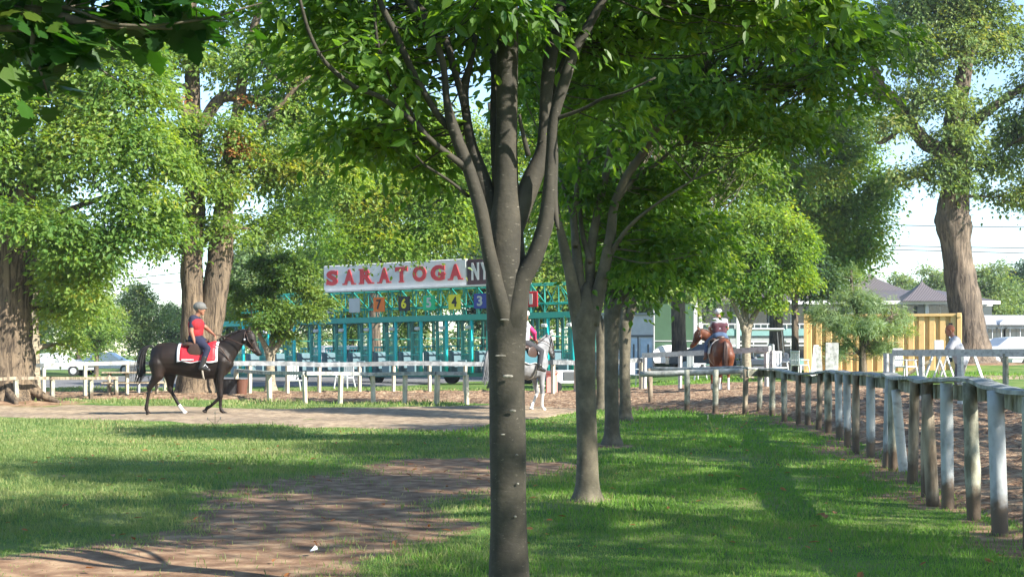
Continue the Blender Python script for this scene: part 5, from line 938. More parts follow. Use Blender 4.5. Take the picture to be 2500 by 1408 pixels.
    if hair: 
        mb = MB(); mb.ball(hc + upv * .03 * h - f * .012 * h, np.array((.1, .086, .102)) * h); remeshed('hair', mb, hair, t, .012, 1)
    if hat:
        mb = MB(); mb.ball(hc + upv * .055 * h - f * .008, np.array((.132, .112, .098)) * h if abs(f[0]) > .7 else np.array((.112, .132, .098)) * h); c = hc + upv * .035 * h; mb.cap2(c + f * .10 + lat * .04, .014, c + f * .165, .010); mb.cap2(c + f * .10 - lat * .04, .014, c + f * .165, .010)
        hh = remeshed('helmet', mb, hat, t, .010, 2); s_ = MB().tube([hc + lat * .085 * h + upv * .02, hc + f * .05 * h - upv * .105 * h, hc - lat * .085 * h + upv * .02], .007, 6).out('chin_strap', M['black'], hh, smooth=True)
    return t
RJ = dict(head=(.185, 0, 2.345), waist=(.10, 0, 1.83), chest=(.105, 0, 2.0), hip=(.085, 0, 1.69), shL=(.07, .165, 2.13), shR=(.07, -.165, 2.13), elR=(.055, -.255, 1.85), haR=(.13, -.25, 1.60), elL=(.29, .21, 1.93), haL=(.47, .06, 1.80),
    hpL=(.10, .10, 1.68), hpR=(.10, -.10, 1.68), knL=(.43, .33, 1.47), knR=(.43, -.33, 1.47), anL=(.31, .38, 1.08), anR=(.31, -.38, 1.08), toL=(.47, .40, 1.0), toR=(.47, -.40, 1.0), hdR=(.12, 0, -1), hnR=(.9, .3, 0), hnL=(0, -.5, -.8))
rg = 'riders on horseback'
# black horse
p = GP(463, 1012); hy = float(p[1]); black, nk = horse('horse', 'black bay racehorse trotting right under a red saddle cloth', (p[0] + .02, hy, p[2]), 0, M['coat_black'], None, [(570, 1190, .17, .24)], M['hair_black'])
# the pixel column of local x=0 is (655-? ) -> 300+655/3.912
p = GX(300 + 655 / 3.912, hy); black.location = tuple(p)
cl = cloth(black, M['red'], M['white'], (545 - 655) / 426, (925 - 655) / 426, 1.17)
mk_ = MB()
for i in range(9): mk_.box(((600 + i * 13 - 655) / 426, -.357, 1.225), (.022, .008, .03 if i % 3 else .036))
mk_.out('cloth_mark', M['white'], cl); saddle(black)
rn = MB(); rn.tube(catmull([nk(zl(1262, 625, -.07)), zl(1150, 560, -.16), zl(1010, 500, -.13), (.49, .03, 1.80)], 5), .008, 6); rn.tube(catmull([nk(zl(1262, 625, .07)), zl(1150, 560, .16), zl(1010, 500, .13), (.49, .08, 1.80)], 5), .008, 6)
rn.tube(catmull([zl(900, 560, -.25), zl(960, 600, -.24), zl(1020, 700, -.17), zl(1045, 740, -.02), zl(1020, 700, .17), zl(900, 560, .25)], 4), .012, 6); rn.out('reins', M['leather'], black, smooth=True)
person('rider in grey helmet, red vest and navy trousers sitting on the black horse', black.location, 0, RJ, dict(shirt=M['navy'], vest=M['red_vest'], trousers=M['navy'], boots=M['boot']), rg, M['grey_hat'], M['hair_grey'], face=(1, 0, -.08), build=1.14, hscale=1.12)
# grey horse, moving right and away, half hidden by the nearest trunk
GH = dict(HR=[(345, 760), (400, 890), (340, 985), (300, 1100), (292, 1170), (310, 1208)], HL=[(385, 760), (440, 890), (400, 985), (440, 1110), (440, 1172), (465, 1210)], FR=[(955, 720), (935, 880), (950, 1050), (945, 1150), (950, 1180), (975, 1212)], FL=[(955, 720), (930, 860), (985, 1030), (930, 1130), (905, 1160), (890, 1200)])
Yg = 35.0; pg = GX(1268, Yg); ra = R(46)
grey, nkg = horse('horse', 'grey racehorse with white leg wraps, half hidden behind the nearest tree trunk', pg, ra, M['coat_grey'], None, [(950, 1130, .24, .42), (900, 1130, .30, .42), (300, 1130, .2, .4), (440, 1130, .2, .4)], M['hair_horse_grey'], legs=GH, muzzle=True, neck_yaw=.30, neck_drop=.02)
cloth(grey, M['teal_cloth'], M['white'], -.25, .52, 1.17); saddle(grey)
rn = MB(); rn.tube(catmull([nkg(zl(1262, 625, -.07)), nkg(zl(1150, 560, -.14)), zl(1010, 500, -.13), (.49, .0, 1.80)], 5), .008, 6).out('reins', M['leather'], grey, smooth=True)
GJ = dict(RJ); GJ.update(elR=(.30, -.22, 1.93), haR=(.47, -.08, 1.76), hdR=(.8, .1, -.3), hnR=(0, .4, -.9), head=(.20, 0, 2.34))
person('rider in pale shirt with pink sleeves on the grey horse behind the nearest trunk', pg, ra, GJ, dict(shirt=M['white_shirt'], sleeve=.35, sleeves=M['pink'], trousers=M['dark_trousers'], boots=M['boot'], boot_k=.1), rg, M['white'], M['hair_grey'], face=(1, 0, -.05), hscale=.98)
# bay horse seen from behind
Yh = 42.6; pb_ = GX(1758, Yh); rb = R(90 + 1)
BL = dict(HR=[(345, 760), (395, 890), (325, 985), (320, 1100), (318, 1170), (340, 1208)], HL=[(370, 760), (400, 890), (345, 985), (385, 1100), (385, 1172), (410, 1210)], FR=[(955, 720), (935, 880), (920, 1050), (915, 1150), (920, 1180), (945, 1212)], FL=[(955, 720), (935, 880), (960, 1050), (970, 1140), (975, 1175), (1000, 1210)])
bay, nkb = horse('horse', 'chestnut brown racehorse with white stockings seen from behind, head turned left', pb_, rb, M['coat_bay'], None, [(320, 1150, .3, .46), (385, 1150, .3, .46), (950, 1170, .2, .25)], M['hair_bay'], neck_yaw=1.05, neck_drop=-.02, legs=BL, tailpath=[(290, 585), (262, 590), (245, 660), (240, 760), (238, 860), (240, 960)])
cloth(bay, M['grey'], M['white'], -.20, .55, 1.15); saddle(bay)
BJ = dict(RJ); BJ.update(elR=(.22, -.26, 1.90), haR=(.42, -.12, 1.76), hdR=(.8, .3, -.2), hnR=(0, .4, -.9), elL=(.20, .28, 1.90), haL=(.42, .12, 1.76), hdL=(.8, -.2, -.2), head=(.20, .02, 2.35))
person('rider in white helmet, maroon vest and blue jeans on the brown horse', pb_, rb, BJ, dict(shirt=M['white_shirt'], vest=M['maroon_vest'], trousers=M['denim'], boots=M['brown_boot'], boot_k=.8), rg, M['white'], M['hair_grey'], skin=M['skin_pale'], face=(.92, .35, -.05), build=1.04)
# standing man
Ym = 32.3; pm = GX(2342, Ym); 
SJ = dict(head=(.20, 0, 1.60), waist=(.0, 0, 1.06), chest=(.07, 0, 1.22), hip=(-.04, 0, .90), shL=(.10, .19, 1.40), shR=(.10, -.19, 1.40), elL=(.24, .24, 1.15), haL=(.46, .12, 1.12), elR=(.26, -.24, 1.14), haR=(.46, -.10, 1.10), hpL=(-.04, .10, .88), hpR=(-.04, -.10, .88), knL=(.06, .12, .48), knR=(-.02, -.12, .48), anL=(.02, .13, .09), anR=(-.14, -.13, .09), toL=(.18, .14, .04), toR=(.02, -.14, .04), hnL=(0, 0, -1), hnR=(0, 0, -1))
person('short haired man in pale grey shirt standing behind the white rail fence', pm, R(180 - 12), SJ, dict(shirt=M['white_shirt'], sleeve=.8, trousers=M['grey_trousers'], boots=M['boot'], boot_k=.05), None, None, M['hair_red'], skin=M['skin_pale'], face=(.95, 0, -.3), build=1.12, hscale=1.06)
# ================================================================ CONTAINER, BUILDINGS
def mm_(px, Y): return (px - 1250) / F * Y
def zz_(py, Y): return H + (YH - py) / F * Y
Yc = 60.0; xl, xr = mm_(1966, Yc), mm_(2338, Yc); zt, zb = zz_(766, Yc), zz_(915, Yc); cc = root('shipping_container', ((xl + xr) / 2, Yc, zb), 'tan yellow corrugated shipping container standing behind the pine and the man', 'container', rz=-R(18))
w2, ht = (xr - xl) / 2, zt - zb; prof = []; x = -w2 + .12
while x < w2 - .3: prof += [(x, 0), (x + .17, 0), (x + .22, .12), (x + .33, .12), (x + .38, 0)]; x += .42
mb = MB(); n = len(prof); V = [(a, b_, .16) for a, b_ in prof] + [(a, b_, ht - .12) for a, b_ in prof]; mb.add(V, [(i, i + 1, n + i + 1, n + i) for i in range(n - 1)]); o = mb.out('side_wall', M['tan_paint'], cc); md = o.modifiers.new('s', 'SOLIDIFY'); md.thickness = .02
mb = MB(); mb.box((0, -.02, .08), (2 * w2, .14, .16)).box((0, -.02, ht - .06), (2 * w2, .12, .11)).box((-w2 + .06, -.02, ht / 2), (.13, .15, ht - .3)).box((w2 - .08, -.02, ht / 2), (.17, .15, ht - .3))
for sx_ in (-1, 1):
    for z_ in (.09, ht - .08):
        mb.bbox((sx_ * (w2 - .085), -.03, z_), (.19, .2, .19), .02)
mb.box((0, 2.35, ht / 2), (2 * w2, .1, ht)).box((-w2 + .05, 1.15, ht / 2), (.08, 2.3, ht)).box((w2 - .05, 1.15, ht / 2), (.08, 2.3, ht)).box((0, 1.16, ht - .02), (2 * w2 - .02, 2.3, .03)); mb.out('frame', M['tan_paint'], cc)
mb = MB()
for k in range(7): mb.box((w2 - .42 + (.01 if k % 2 else -.01), -.03, ht - .55 - k * .2), (.1, .02, .13))
mb.out('marking', M['light_blue'], cc); MB().box((w2 - .42, -.012, ht - 1.2), (.15, .01, 1.6)).out('marking_strip', M['black'], cc)
for px_, wt in ((2272, .3), (2330, .2)): pass
# clubhouse
Yk = 110.0; x0, x1 = mm_(1690, Yk), mm_(2420, Yk); ze, zr, zg_ = zz_(735, Yk), zz_(698, Yk), g(mm_(2050, Yk), Yk); D = 16.0
ch = root('clubhouse', ((x0 + x1) / 2, Yk, zg_), 'long two storey clubhouse with mauve metal hip roof, pointed turrets and white posts', 'building'); ox = (x0 + x1) / 2; hw = (x1 - x0) / 2; ze -= zg_; zr -= zg_
mb = MB(); mb.box((0, D / 2 + 1.6, ze / 2), (2 * hw - .6, D, ze)); mb.out('wall', M['wall_grey'], ch)
def roofmat():
    m, nt, b = new_mat('ribbed_metal_roof'); tc = node(nt, 'ShaderNodeTexCoord'); wv = node(nt, 'ShaderNodeTexWave'); wv.wave_type = 'BANDS'; wv.bands_direction = 'X'; wv.inputs['Scale'].default_value = 2.6; wv.inputs['Distortion'].default_value = 0
    nt.links.new(tc.outputs['Object'], wv.inputs[0]); c = ramp(nt, wv.outputs[0], [(.0, (.08, .068, .072)), (.3, (.125, .108, .112))]); nt.links.new(c, b.inputs['Base Color']); b.inputs['Roughness'].default_value = .55
    bp = node(nt, 'ShaderNodeBump'); bp.inputs['Strength'].default_value = .6; bp.inputs['Distance'].default_value = .08; nt.links.new(wv.outputs[0], bp.inputs['Height']); nt.links.new(bp.outputs[0], b.inputs['Normal']); return m
M['roof_ribbed'] = roofmat()
rf = MB(); e = .5; a0, a1, y0, y1 = -hw - e, hw + e, -e, D + e + 2; rd = 7.0
rf.add([(a0, y0, ze), (a1, y0, ze), (a1, y1, ze), (a0, y1, ze), (a0 + 2.5, rd, zr), (a1 - 2.5, rd, zr), (a1 - 2.5, rd + 3, zr), (a0 + 2.5, rd + 3, zr)], [(0, 1, 5, 4), (1, 2, 6, 5), (2, 3, 7, 6), (3, 0, 4, 7), (4, 5, 6, 7), (3, 2, 1, 0)])
roof = rf.out('roof', M['roof_ribbed'], ch)
MB().box(((a0 + a1) / 2, y0 - .05, ze - .12), (a1 - a0, .14, .26)).out('gutter', M['trim'], ch)
def turret(px, yk, base_py, apex_py, rad_px, nm, yoff):
    c = mm_(px, Yk) - ox; zb_, za = zz_(base_py, Yk) - zg_, zz_(apex_py, Yk) - zg_; r = rad_px / F * Yk; mb = MB(); P = []; K = []
    for u, q in ((0, 1.0), (.2, .76), (.4, .53), (.65, .28), (.85, .10), (1, .02)): P.append((c, yoff, zb_ + (za - zb_) * u)); K.append(r * q)
    V = []; 
    for (cx_, cy_, cz_), rr in zip(P, K): V += [(cx_ - rr, cy_ - rr, cz_), (cx_ + rr, cy_ - rr, cz_), (cx_ + rr, cy_ + rr, cz_), (cx_ - rr, cy_ + rr, cz_)]
    mb.add(V, [(i * 4 + j, i * 4 + (j + 1) % 4, (i + 1) * 4 + (j + 1) % 4, (i + 1) * 4 + j) for i in range(5) for j in range(4)] + [(3, 2, 1, 0)]); o = mb.out('turret', M['roof_ribbed'], roof)
    MB().tube([(c, yoff, za - .1), (c, yoff, za + .5)], [.07, .015], 8).out('finial', M['dkgrey'], roof)
turret(2198, Yk, 738, 652, 165, 'turret', rd + 2.5); turret(2258, Yk, 736, 686, 66, 'turret', .8); turret(1760, Yk, 736, 712, 60, 'turret', .8)
xx = x0 + .6; i = 0
while xx < x1 - .5:
    lx = xx - ox; MB().bbox((lx, .05, ze / 2), (.26, .26, ze - .02), .03).out('post', M['trim'], ch)
    wl = MB(); wl.box((lx + 1.45, 1.54, ze - 1.0), (2.3, .06, 1.45)); w1 = wl.out('window', M['glass'], ch); MB().box((lx + 1.45, 1.49, ze - 1.0), (.08, .04, 1.45)).box((lx + 1.45, 1.49, ze - .27), (2.4, .06, .09)).box((lx + 1.45, 1.49, ze - 1.75), (2.4, .06, .09)).out('frame', M['trim'], w1)
    wl = MB(); wl.box((lx + 1.45, 1.54, 1.15), (2.1, .06, 1.3)); w1 = wl.out('window', M['glass'], ch); MB().box((lx + 1.45, 1.49, 1.15), (.08, .04, 1.3)).box((lx + 1.45, 1.49, 1.85), (2.2, .06, .1)).out('frame', M['trim'], w1)
    xx += 2.9; i += 1
MB().box((0, .1, ze * .52), (2 * hw, .12, .55)).box((0, -.1, .3), (2 * hw, .12, .5)).out('balcony_band', M['teal_band'], ch)
mb = MB(); mb.box((0, .0, ze * .52 + .62), (2 * hw, .07, .08)).box((0, .0, 1.55), (2 * hw, .07, .08))
for k in range(46): mb.box((-hw + .3 + k * (2 * hw - .6) / 45, 0, ze * .52 + .42), (.05, .05, .36))
mb.out('railing', M['trim'], ch)
# white shed and screen
Ys = 75.0; sx0, sx1 = mm_(1470, Ys), mm_(1595, Ys); zt = zz_(768, Ys); zg_ = g(sx0, Ys); sh = root('white_shed', ((sx0 + sx1) / 2, Ys, zg_), 'narrow white stall shed with dark door slots, between third tree and dark trunk', 'shed'); wd = sx1 - sx0; hh = zt - zg_
MB().box((0, 1.2, hh / 2), (wd, 2.4, hh)).out('wall', M['plastic_white'], sh); MB().box((0, 1.2, hh + .05), (wd + .2, 2.7, .1)).out('roof', M['grey'], sh)
MB().box((0, -.02, hh * .66), (wd, .05, .1)).box((wd * .20, -.02, hh * .35), (.07, .04, hh * .6)).out('trim', M['dkgrey'], sh)
for xx in (-wd * .25, wd * .08, wd * .36): d = MB().box((xx, -.015, hh * .33), (wd * .22, .04, hh * .58)).out('door', M['light_blue'], sh); MB().box((xx + .1, -.045, hh * .42), (.08, .03, .7)).out('door_slot', M['dkgrey'], d)
Yq = 84.0; q0, q1 = mm_(1596, Yq), mm_(1700, Yq); zg_ = g(q0, Yq); sc = root('screen_fence', ((q0 + q1) / 2, Yq, zg_), 'green mesh windscreen on a frame right of the white shed', 'fence'); hh = zz_(742, Yq) - zg_
MB().box((0, 0, hh / 2), (q1 - q0, .04, hh)).out('mesh_panel', M['green_screen'], sc)
for k in range(3): MB().tube([((k - 1) * (q1 - q0) / 2, -.06, 0), ((k - 1) * (q1 - q0) / 2, -.06, hh + .1)], .05, 8).out('post', M['grey'], sc)
MB().box((0, -.05, hh * .45), (q1 - q0, .04, .06)).out('rail', M['grey'], sc)
Yp = 82.0; pp = GX(1696, Yp); o = root('white_post', pp, 'tall thin white post left of the brown horse rider', 'post'); hh = zz_(750, Yp) - pp[2]; MB().bbox((0, 0, hh / 2), (.16, .16, hh), .02).out('shaft', M['plastic_white'], o); MB().bbox((0, 0, hh + .04), (.3, .3, .08), .02).out('cap', M['plastic_white'], o); MB().bbox((-.25, 0, hh * .32), (.5, .25, .18), .03).out('bracket', M['plastic_white'], o)
# white cottage at right edge
Yw = 105.0; a0, a1 = mm_(2380, Yw), mm_(2700, Yw); zg_ = g(a0, Yw); wb = root('white_cottage', ((a0 + a1) / 2, Yw, zg_), 'low white building with framed windows and a small arched dormer at the right edge', 'building'); hh = zz_(793, Yw) - zg_; w2 = (a1 - a0) / 2
MB().box((0, 3, hh / 2), (2 * w2, 6, hh)).out('wall', M['plastic_white'], wb)
mb = MB(); mb.add([(-w2 - .4, -.5, hh), (w2 + .4, -.5, hh), (w2 + .4, 6.5, hh), (-w2 - .4, 6.5, hh), (-w2 + .6, 3, hh + .8), (w2 - .6, 3, hh + .8)], [(0, 1, 5, 4), (1, 2, 5), (2, 3, 4, 5), (3, 0, 4), (3, 2, 1, 0)]); rf = mb.out('roof', M['grey'], wb)
c = mm_(2465, Yw) - (a0 + a1) / 2; pol = [(c - .9, hh)] + [(c + .9 * math.cos(a), hh + .05 + .42 * math.sin(a)) for a in np.linspace(math.pi, 0, 9)] + [(c + .9, hh)]
MB().prism(pol, lambda u, v: (u, -.55, v), lambda u, v: (u, 1.0, v)).out('dormer', M['plastic_white'], rf)
MB().box((0, -.04, hh * .55), (2 * w2, .1, .12)).out('band', M['grey'], wb)
for px_ in (2422, 2444, 2465, 2490, 2515, 2545, 2600):
    c = mm_(px_, Yw) - (a0 + a1) / 2; w1 = MB().box((c, -.02, hh * .79), (.62 if px_ != 2465 else .95, .06, .72)).out('window', M['glass'], wb); MB().box((c, -.07, hh * .79), (.05, .03, .72)).box((c, -.07, hh * .92), (.8, .05, .07)).box((c, -.07, hh * .64), (.8, .05, .07)).out('frame', M['plastic_white'], w1)
# ================================================================ VEHICLES
def car(label, px, Y, body, rz=0.0, length=4.5, h=1.45, van=False):
    p = GX(px, Y); t = root('parked_car', p, label, 'car', 'cars parked in the background', rz=rz); L = length / 2; s = h / 1.45
    if van: pr = [(-L, .35), (-L, 1.75), (-L + .1, 1.95), (L - 1.3, 1.95), (L - .75, 1.15), (L - .05, .95), (L, .4)]
    else: pr = [(-L, .38), (-L + .03, .82), (-L + .35, .97 * s), (-L + .95, 1.0 * s), (-L + 1.55, 1.40 * s), (-.1, 1.45 * s), (.35, 1.42 * s), (1.05, .98 * s), (L - .35, .86 * s), (L - .05, .66), (L, .38)]
    def side(y, k): return lambda u, v: (u, y * (1 if v < 1.0 * s or van else .84), v)
    W_ = .88; n = len(pr); mb = MB(); lay = [(-W_, 0), (-W_ * .97, .03), (W_ * .97, .03), (W_, 0)]
    V = []
    for y, ins in ((-W_, .03), (-W_ + .05, 0), (W_ - .05, 0), (W_, .03)):
        for u, v in pr: V.append((u * (1 - ins / L), y * (1 if v < 1.02 * s else .84), v - (ins if v > .5 else -ins)))
    Fc = [tuple(range(n - 1, -1, -1)), tuple(range(3 * n, 4 * n))] + [(k * n + i, k * n + (i + 1) % n, (k + 1) * n + (i + 1) % n, (k + 1) * n + i) for k in range(3) for i in range(n)]
    bd = mb.add(V, Fc).out('body', body, t, smooth=False)
    z0, z1 = (1.05 * s, 1.36 * s) if not van else (1.15, 1.7)
    for sy in (-1, 1):
        poly = [(-L + 1.15, z0), (-L + 1.65, z1), (.25, z1), (.85, z0)] if not van else [(-L + .3, z0), (-L + .3, z1), (L - 1.35, z1), (L - .95, z0)]
        yy = W_ * .86 if not van else W_ * .85
        MB().prism(poly, lambda u, v: (u, sy * (yy + (.03 if v < 1.2 else -.0)), v), lambda u, v: (u, sy * (yy - .12), v)).out('side_window', M['glass'], bd)
        for wx in (-L + .85, L - .85):
            w_ = MB().tube([(wx, sy * (W_ - .2), .33), (wx, sy * (W_ + .02), .33)], .33, 20).out('wheel', M['rubber'], t); MB().tube([(wx, sy * (W_ - .05), .33), (wx, sy * (W_ + .035), .33)], .2, 14).out('rim', M['silver'], w_)
    MB().box((L - .01, 0, .62), (.06, 1.3, .12)).out('grille', M['dkgrey'], t)
    for sy in (-1, 1): MB().bbox((L - .06, sy * .68, .68), (.14, .3, .13), .02).out('headlight', M['plastic_white'], t); MB().bbox((-L + .03, sy * .7, .78), (.1, .24, .14), .02).out('tail_light', M['red'], t)
    return t
M['car_white'] = plain('white_car_paint', (.75, .75, .76), .25, var=.02); M['car_silver'] = plain('silver_car_paint', (.40, .42, .45), .25, var=.02); M['car_dark'] = plain('dark_car_paint', (.05, .06, .08), .25, var=.02)
car('silver saloon car parked at far left, between the trunk and the first fence post', 135, 90, M['car_silver'], 0); car('white car parked behind the left fence, second from the left', 262, 94, M['car_white'], 0)
car('white van parked behind the low fence below the orange number plate', 865, 92, M['car_white'], 0, 5.0, van=True); car('white car parked behind the gate, below the green number plate', 1050, 95, M['car_white'], 0)
car('white pickup like car beyond the white rail fence, left of the brown horse', 1640, 84, M['car_white'], 0)
car('dark car beyond the white rail fence, right of the dark trunk', 1735, 74, M['car_dark'], 0); car('silver car parked at the right edge behind the rail fence', 2478, 68, M['car_silver'], .15); car('white car parked at the right edge behind the silver one', 2560, 76, M['car_white'], 0); car('dark car parked just right of the big oak trunk base', 2440, 82, M['car_dark'], 0)
def golf_cart():
    Y = 60; p = GX(1866, Y); t = root('golf_cart', p, 'golf cart with white roof behind the white rail fence, right of the forked tree', 'golf cart'); z = 0
    MB().bbox((0, 0, 1.88), (1.5, 1.15, .09), .04).out('roof', M['plastic_white'], t)
    for sx_ in (-1, 1):
        for sy in (-1, 1): MB().tube([(sx_ * .62, sy * .5, 1.86), (sx_ * .72, sy * .5, .75)], .025, 6).out('roof_post', M['dkgrey'], t)
    b = MB(); b.bbox((0, 0, .5), (2.2, 1.1, .3), .06).bbox((-.9, 0, .75), (.5, 1.0, .35), .08).bbox((.75, 0, .72), (.4, 1.0, .4), .08); bd = b.out('body', M['car_dark'], t); MB().bbox((0, 0, .78), (.55, 1.0, .14), .04).bbox((.28, 0, 1.05), (.12, 1.0, .45), .04).out('seat', M['grey'], t)
    for sx_ in (-.8, .8):
        for sy in (-.5, .5): MB().tube([(sx_, sy - .08, .26), (sx_, sy + .08, .26)], .26, 16).out('wheel', M['rubber'], t)
golf_cart()
# ================================================================ SMALL THINGS
def chair_white(label, px, Y, rz, group='white plastic chairs on the grass'):
    p = GX(px, Y); t = root('plastic_chair', p, label, 'chair', group, rz=rz); MB().bbox((0, 0, .42), (.52, .5, .05), .02).out('seat', M['plastic_white'], t)
    b = MB(); 
    for k in range(5): b.bbox((-.2 + k * .1, .27, .70), (.075, .03, .52), .01)
    b.bbox((0, .28, .97), (.52, .04, .08), .02).out('backrest', M['plastic_white'], t)
    for sx_ in (-1, 1):
        MB().bbox((sx_ * .28, 0, .63), (.07, .5, .04), .015).out('armrest', M['plastic_white'], t)
        for sy in (-1, 1): MB().tube([(sx_ * .24, sy * .2, .62 if sy < 0 else .42), (sx_ * .32, sy * .28, 0)], [.03, .025], 8).out('leg', M['plastic_white'], t)
chair_white('white plastic chair on the grass behind the cream fence, right of the small tree', 718, 52, .4); chair_white('white plastic chair near the picnic table at left', 338, 47, 2.6); chair_white('white plastic chair on the far grass below the blank white plate', 842, 56, -.5)
chair_white('white plastic chair beside the thick double fence post', 1900, 50, .2); chair_white('white plastic chair below the grey boards, right of the other', 1952, 58, 2.2); chair_white('white plastic chair between the second and third row trees, beyond the track', 1558, 53, 1.0); chair_white('white plastic chair beyond the brown horse, left of its legs', 1700, 54, 2.0); chair_white('white plastic chair behind the first posts of the right white fence', 2210, 46, .7)
def picnic():
    p = GX(325, 44); t = root('picnic_table', p, 'dark wooden picnic table behind the tail of the black horse', 'picnic table', rz=R(14)); mb = MB()
    for k in range(5): mb.bbox((0, -.3 + k * .15, .76), (1.85, .13, .045), .01)
    mb.out('tabletop', M['wood_brown'], t)
    for sy in (-1, 1): mb = MB(); mb.bbox((0, sy * .68, .45), (1.85, .13, .045), .01).bbox((0, sy * .82, .45), (1.85, .13, .045), .01).out('bench', M['wood_brown'], t)
    for sx_ in (-.7, .7):
        for sy in (-1, 1): MB().tube([(sx_, sy * .22, .74), (sx_, sy * .62, 0)], .05, 4).out('leg', M['wood_brown'], t)
        MB().box((sx_ + .06, 0, .41), (.045, 1.7, .09)).out('crossbar', M['wood_brown'], t)
picnic()
p = GX(560, 44.5); t = root('muck_tub', p, 'black rubber tub on the grass below the chest of the black horse', 'tub'); MB().tube([(0, 0, .02), (0, 0, .25), (0, 0, .52), (0, 0, .56), (0, 0, .55), (0, 0, .1)], [.24, .27, .32, .34, .29, .22], 18).out('bucket', M['black'], t); 
for sx_ in (-1, 1): MB().tube(catmull([(sx_ * .3, -.1, .50), (sx_ * .4, 0, .44), (sx_ * .3, .1, .50)], 4), .015, 6).out('handle', M['red'], t)
p = GX(590, 44.5); t = root('muck_tub', p, 'dark reddish brown tub next to the black tub near the black horse', 'tub'); MB().tube([(0, 0, .02), (0, 0, .25), (0, 0, .52), (0, 0, .56), (0, 0, .55), (0, 0, .1)], [.15, .17, .2, .21, .18, .14], 18).out('bucket', M['brown_boot'], t)
p = GX(1347, 46.5); t = root('mounting_block', p, 'pink red stepped mounting block beyond the grey horse', 'mounting block'); MB().bbox((0, 0, .74), (.42, .5, .1), .02).out('top_step', M['pink_red'], t); MB().bbox((0, .05, .36), (.36, .4, .66), .02).out('base', M['pink_red'], t); MB().bbox((-.42, 0, .3), (.4, .45, .08), .02).bbox((-.42, 0, .13), (.34, .4, .26), .02).out('low_step', M['wood_cream'], t)
p = GX(1385, 52); t = root('grey_cart', p, 'small white and dark equipment cart beyond the grey horse', 'cart'); MB().bbox((0, 0, .55), (1.2, .6, .5), .04).out('body', M['plastic_white'], t); MB().bbox((.1, -.31, .6), (.5, .03, .3), .01).out('panel', M['dkgrey'], t)
for sx_ in (-.4, .4): MB().tube([(sx_, -.34, .2), (sx_, -.26, .2)], .2, 14).out('wheel', M['rubber'], t)
def sawhorse(label, px, Y, rz, wdt=1.2, mat=None, hh=1.0):
    p = GX(px, Y); mat = mat or M['plastic_white']; t = root('sawhorse', p, label, 'sawhorse', 'sawhorses by the container', rz=rz); MB().bbox((0, 0, hh - .05), (wdt, .05, .14), .01).out('top_board', mat, t)
    for sx_ in (-1, 1):
        for sy in (-1, 1): MB().tube([(sx_ * (wdt / 2 - .12), sy * .04, hh - .03), (sx_ * (wdt / 2 - .12) + .0, sy * .36, 0)], .035, 4).out('leg', mat, t)
    return t
sawhorse('white sawhorse in front of the container, left of the man', 2283, 52, R(75)); sawhorse('white sawhorse just behind the man in front of the container', 2312, 51, R(60)); sawhorse('white sawhorse right of the man near the oak mound', 2372, 50, R(70))
p = GX(2292, 54); t = root('white_board', p, 'square white notice board on a post left of the man', 'board'); hz_ = zz_(842, 54) - p[2]; MB().bbox((0, 0, hz_), (.34, .05, .36), .01).out('panel', M['plastic_white'], t); MB().tube([(0, .05, 0), (0, .05, hz_)], .03, 8).out('post', M['wood_brown'], t)
for i, (px_, top, w_, rz_, lab) in enumerate(((1983, 842, .16, .12, 'pale narrow board leaning left of the pine, leftmost of three'), (2002, 845, .2, -.06, 'grey weathered board standing left of the pine, middle of three'), (2030, 836, .42, .03, 'wide dark grey board standing left of the pine, rightmost of three'))):
    Y = 47; p = GX(px_, Y); hh = zz_(top, Y) - p[2]; o = MB(); V = []
    for z_, sh_ in ((-.05, 0), (hh, rz_ * hh)):
        for (u, v) in ((-1, -1), (1, -1), (1, 1), (-1, 1)): V.append((u * w_ / 2 + sh_, v * .03 + z_ * .05, z_))
    o.add(V, [(3, 2, 1, 0), (4, 5, 6, 7), (0, 1, 5, 4), (1, 2, 6, 5), (2, 3, 7, 6), (3, 0, 4, 7)]); q = o.out('board', M['wood_grey'] if i else M['trim'], None); q.location = tuple(p); tag(q, lab, 'board', 'boards standing by the pine')
o = MB().tube([(0, 0, 0), (1.05, 0, .62)], .06, 4).out('board', M['wood_brown'], None); o.location = tuple(GX(2195, 50)); tag(o, 'brown plank propped slanting on the grass before the container', 'board')
o = MB().add([(0, 0, 0), (.05, .01, .012), (.045, .05, .02), (-.005, .04, .008)], [(0, 1, 2, 3)]).add([(0, 0, .003), (.045, .05, .023), (.03, .02, .04)], [(0, 1, 2)]).out('paper_scrap', M['plastic_white'], None); o.location = tuple(GP(757, 1356) + (0, 0, .03)); tag(o, 'tiny white scrap of paper lying on the lawn at the edge of the worn patch', 'scrap')
def weed(px, py, label):
    p = GP(px, py); rs = np.random.default_rng(int(px)); t = root('tall_weed', p, label, 'weed', 'tall grass stalks on the lawn'); mb = MB(); hd = MB()
    for k in range(3):
        a = rs.uniform(0, 6); tip = np.array((math.cos(a) * .1 + (k - 1) * .1, math.sin(a) * .05, rs.uniform(.2, .32))); mb.tube(catmull([(0, 0, 0), tip * (.4, .4, .6), tip], 4), np.linspace(.006, .003, 9), 5); hd.ball(tip, (.008, .008, .03), nu=8, nv=5)
    mb.out('stalk', M['grass_dry'], t); hd.out('seed_head', M['wood_cream'], t)
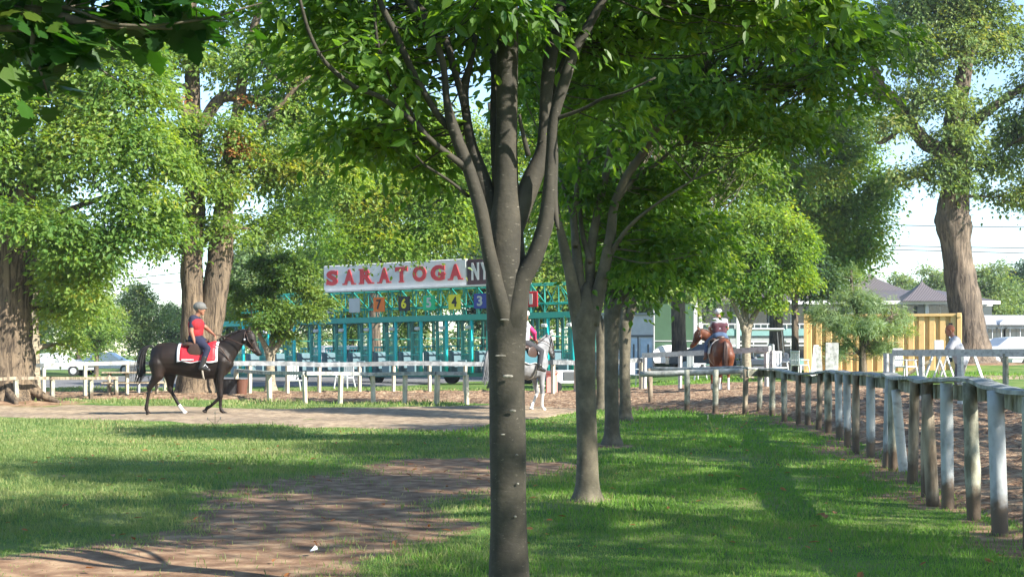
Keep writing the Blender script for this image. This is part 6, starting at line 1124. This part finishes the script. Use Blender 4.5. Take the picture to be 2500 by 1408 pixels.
weed(525, 1048, 'pair of tall pale grass stalks at the lawn edge below the black horse'); weed(1742, 1062, 'tuft of tall grass on the lawn below the far end of the rail fence')
def wires(label, L, mat):
    t = root('power_line', W(L[0][0][0], L[0][0][1], L[0][0][2]), label, 'power line')
    for pts in L: P = catmull([W(*q) for q in pts], 6); MB().tube(P, .045, 5).out('wire', mat, t, off=t.location)
wires('three thin power lines crossing the sky behind the big oak', [[(1700, 530, 125), (2170, 549, 125), (2600, 556, 125)], [(1700, 590, 125), (2165, 600, 125), (2600, 607, 125)], [(1700, 600, 124), (2165, 609, 124), (2600, 621, 124)]], M['dkgrey'])
wires('two thin power lines in the sky gap left of the twin maple', [[(100, 705, 125), (330, 678, 125), (700, 640, 125)], [(100, 722, 125), (330, 697, 125), (700, 670, 125)]], M['dkgrey'])
# fallen leaves
rs = np.random.default_rng(90); n = 420; X = rs.uniform(-6, 5, n); Yv = rs.uniform(8.3, 30, n); k = on_lawn(X, Yv) | (worn(X, Yv) > .5); X, Yv = X[k], Yv[k]; P = np.column_stack((X, Yv, gz(X, Yv) + .03)); N = rs.normal(0, .25, (len(X), 3)) + (0, 0, 1); A = rs.normal(0, 1, (len(X), 3))
V, Fc = leaf_verts(P, A, N, rs.uniform(.04, .09, len(X)), SH_O); o = mk('fallen_leaves', V, Fc, M['leaf_dead']); tag(o, 'scattered dry leaves lying on the lawn', 'leaves', kind='stuff')
# ================================================================ AIR
HZ = 0.0003
hb = MB().box((0, 75, 22), (230, 190, 50)).out('haze', None, None); hb.data.materials.clear()
m = bpy.data.materials.new('haze'); m.use_nodes = True; nt = m.node_tree; nt.nodes.remove(nt.nodes['Principled BSDF']); pv = node(nt, 'ShaderNodeVolumePrincipled'); pv.inputs['Color'].default_value = (.86, .92, 1, 1); pv.inputs['Density'].default_value = HZ; pv.inputs['Anisotropy'].default_value = .2
nt.links.new(pv.outputs[0], nt.nodes['Material Output'].inputs['Volume']); hb.data.materials.append(m); tag(hb, kind='stuff')
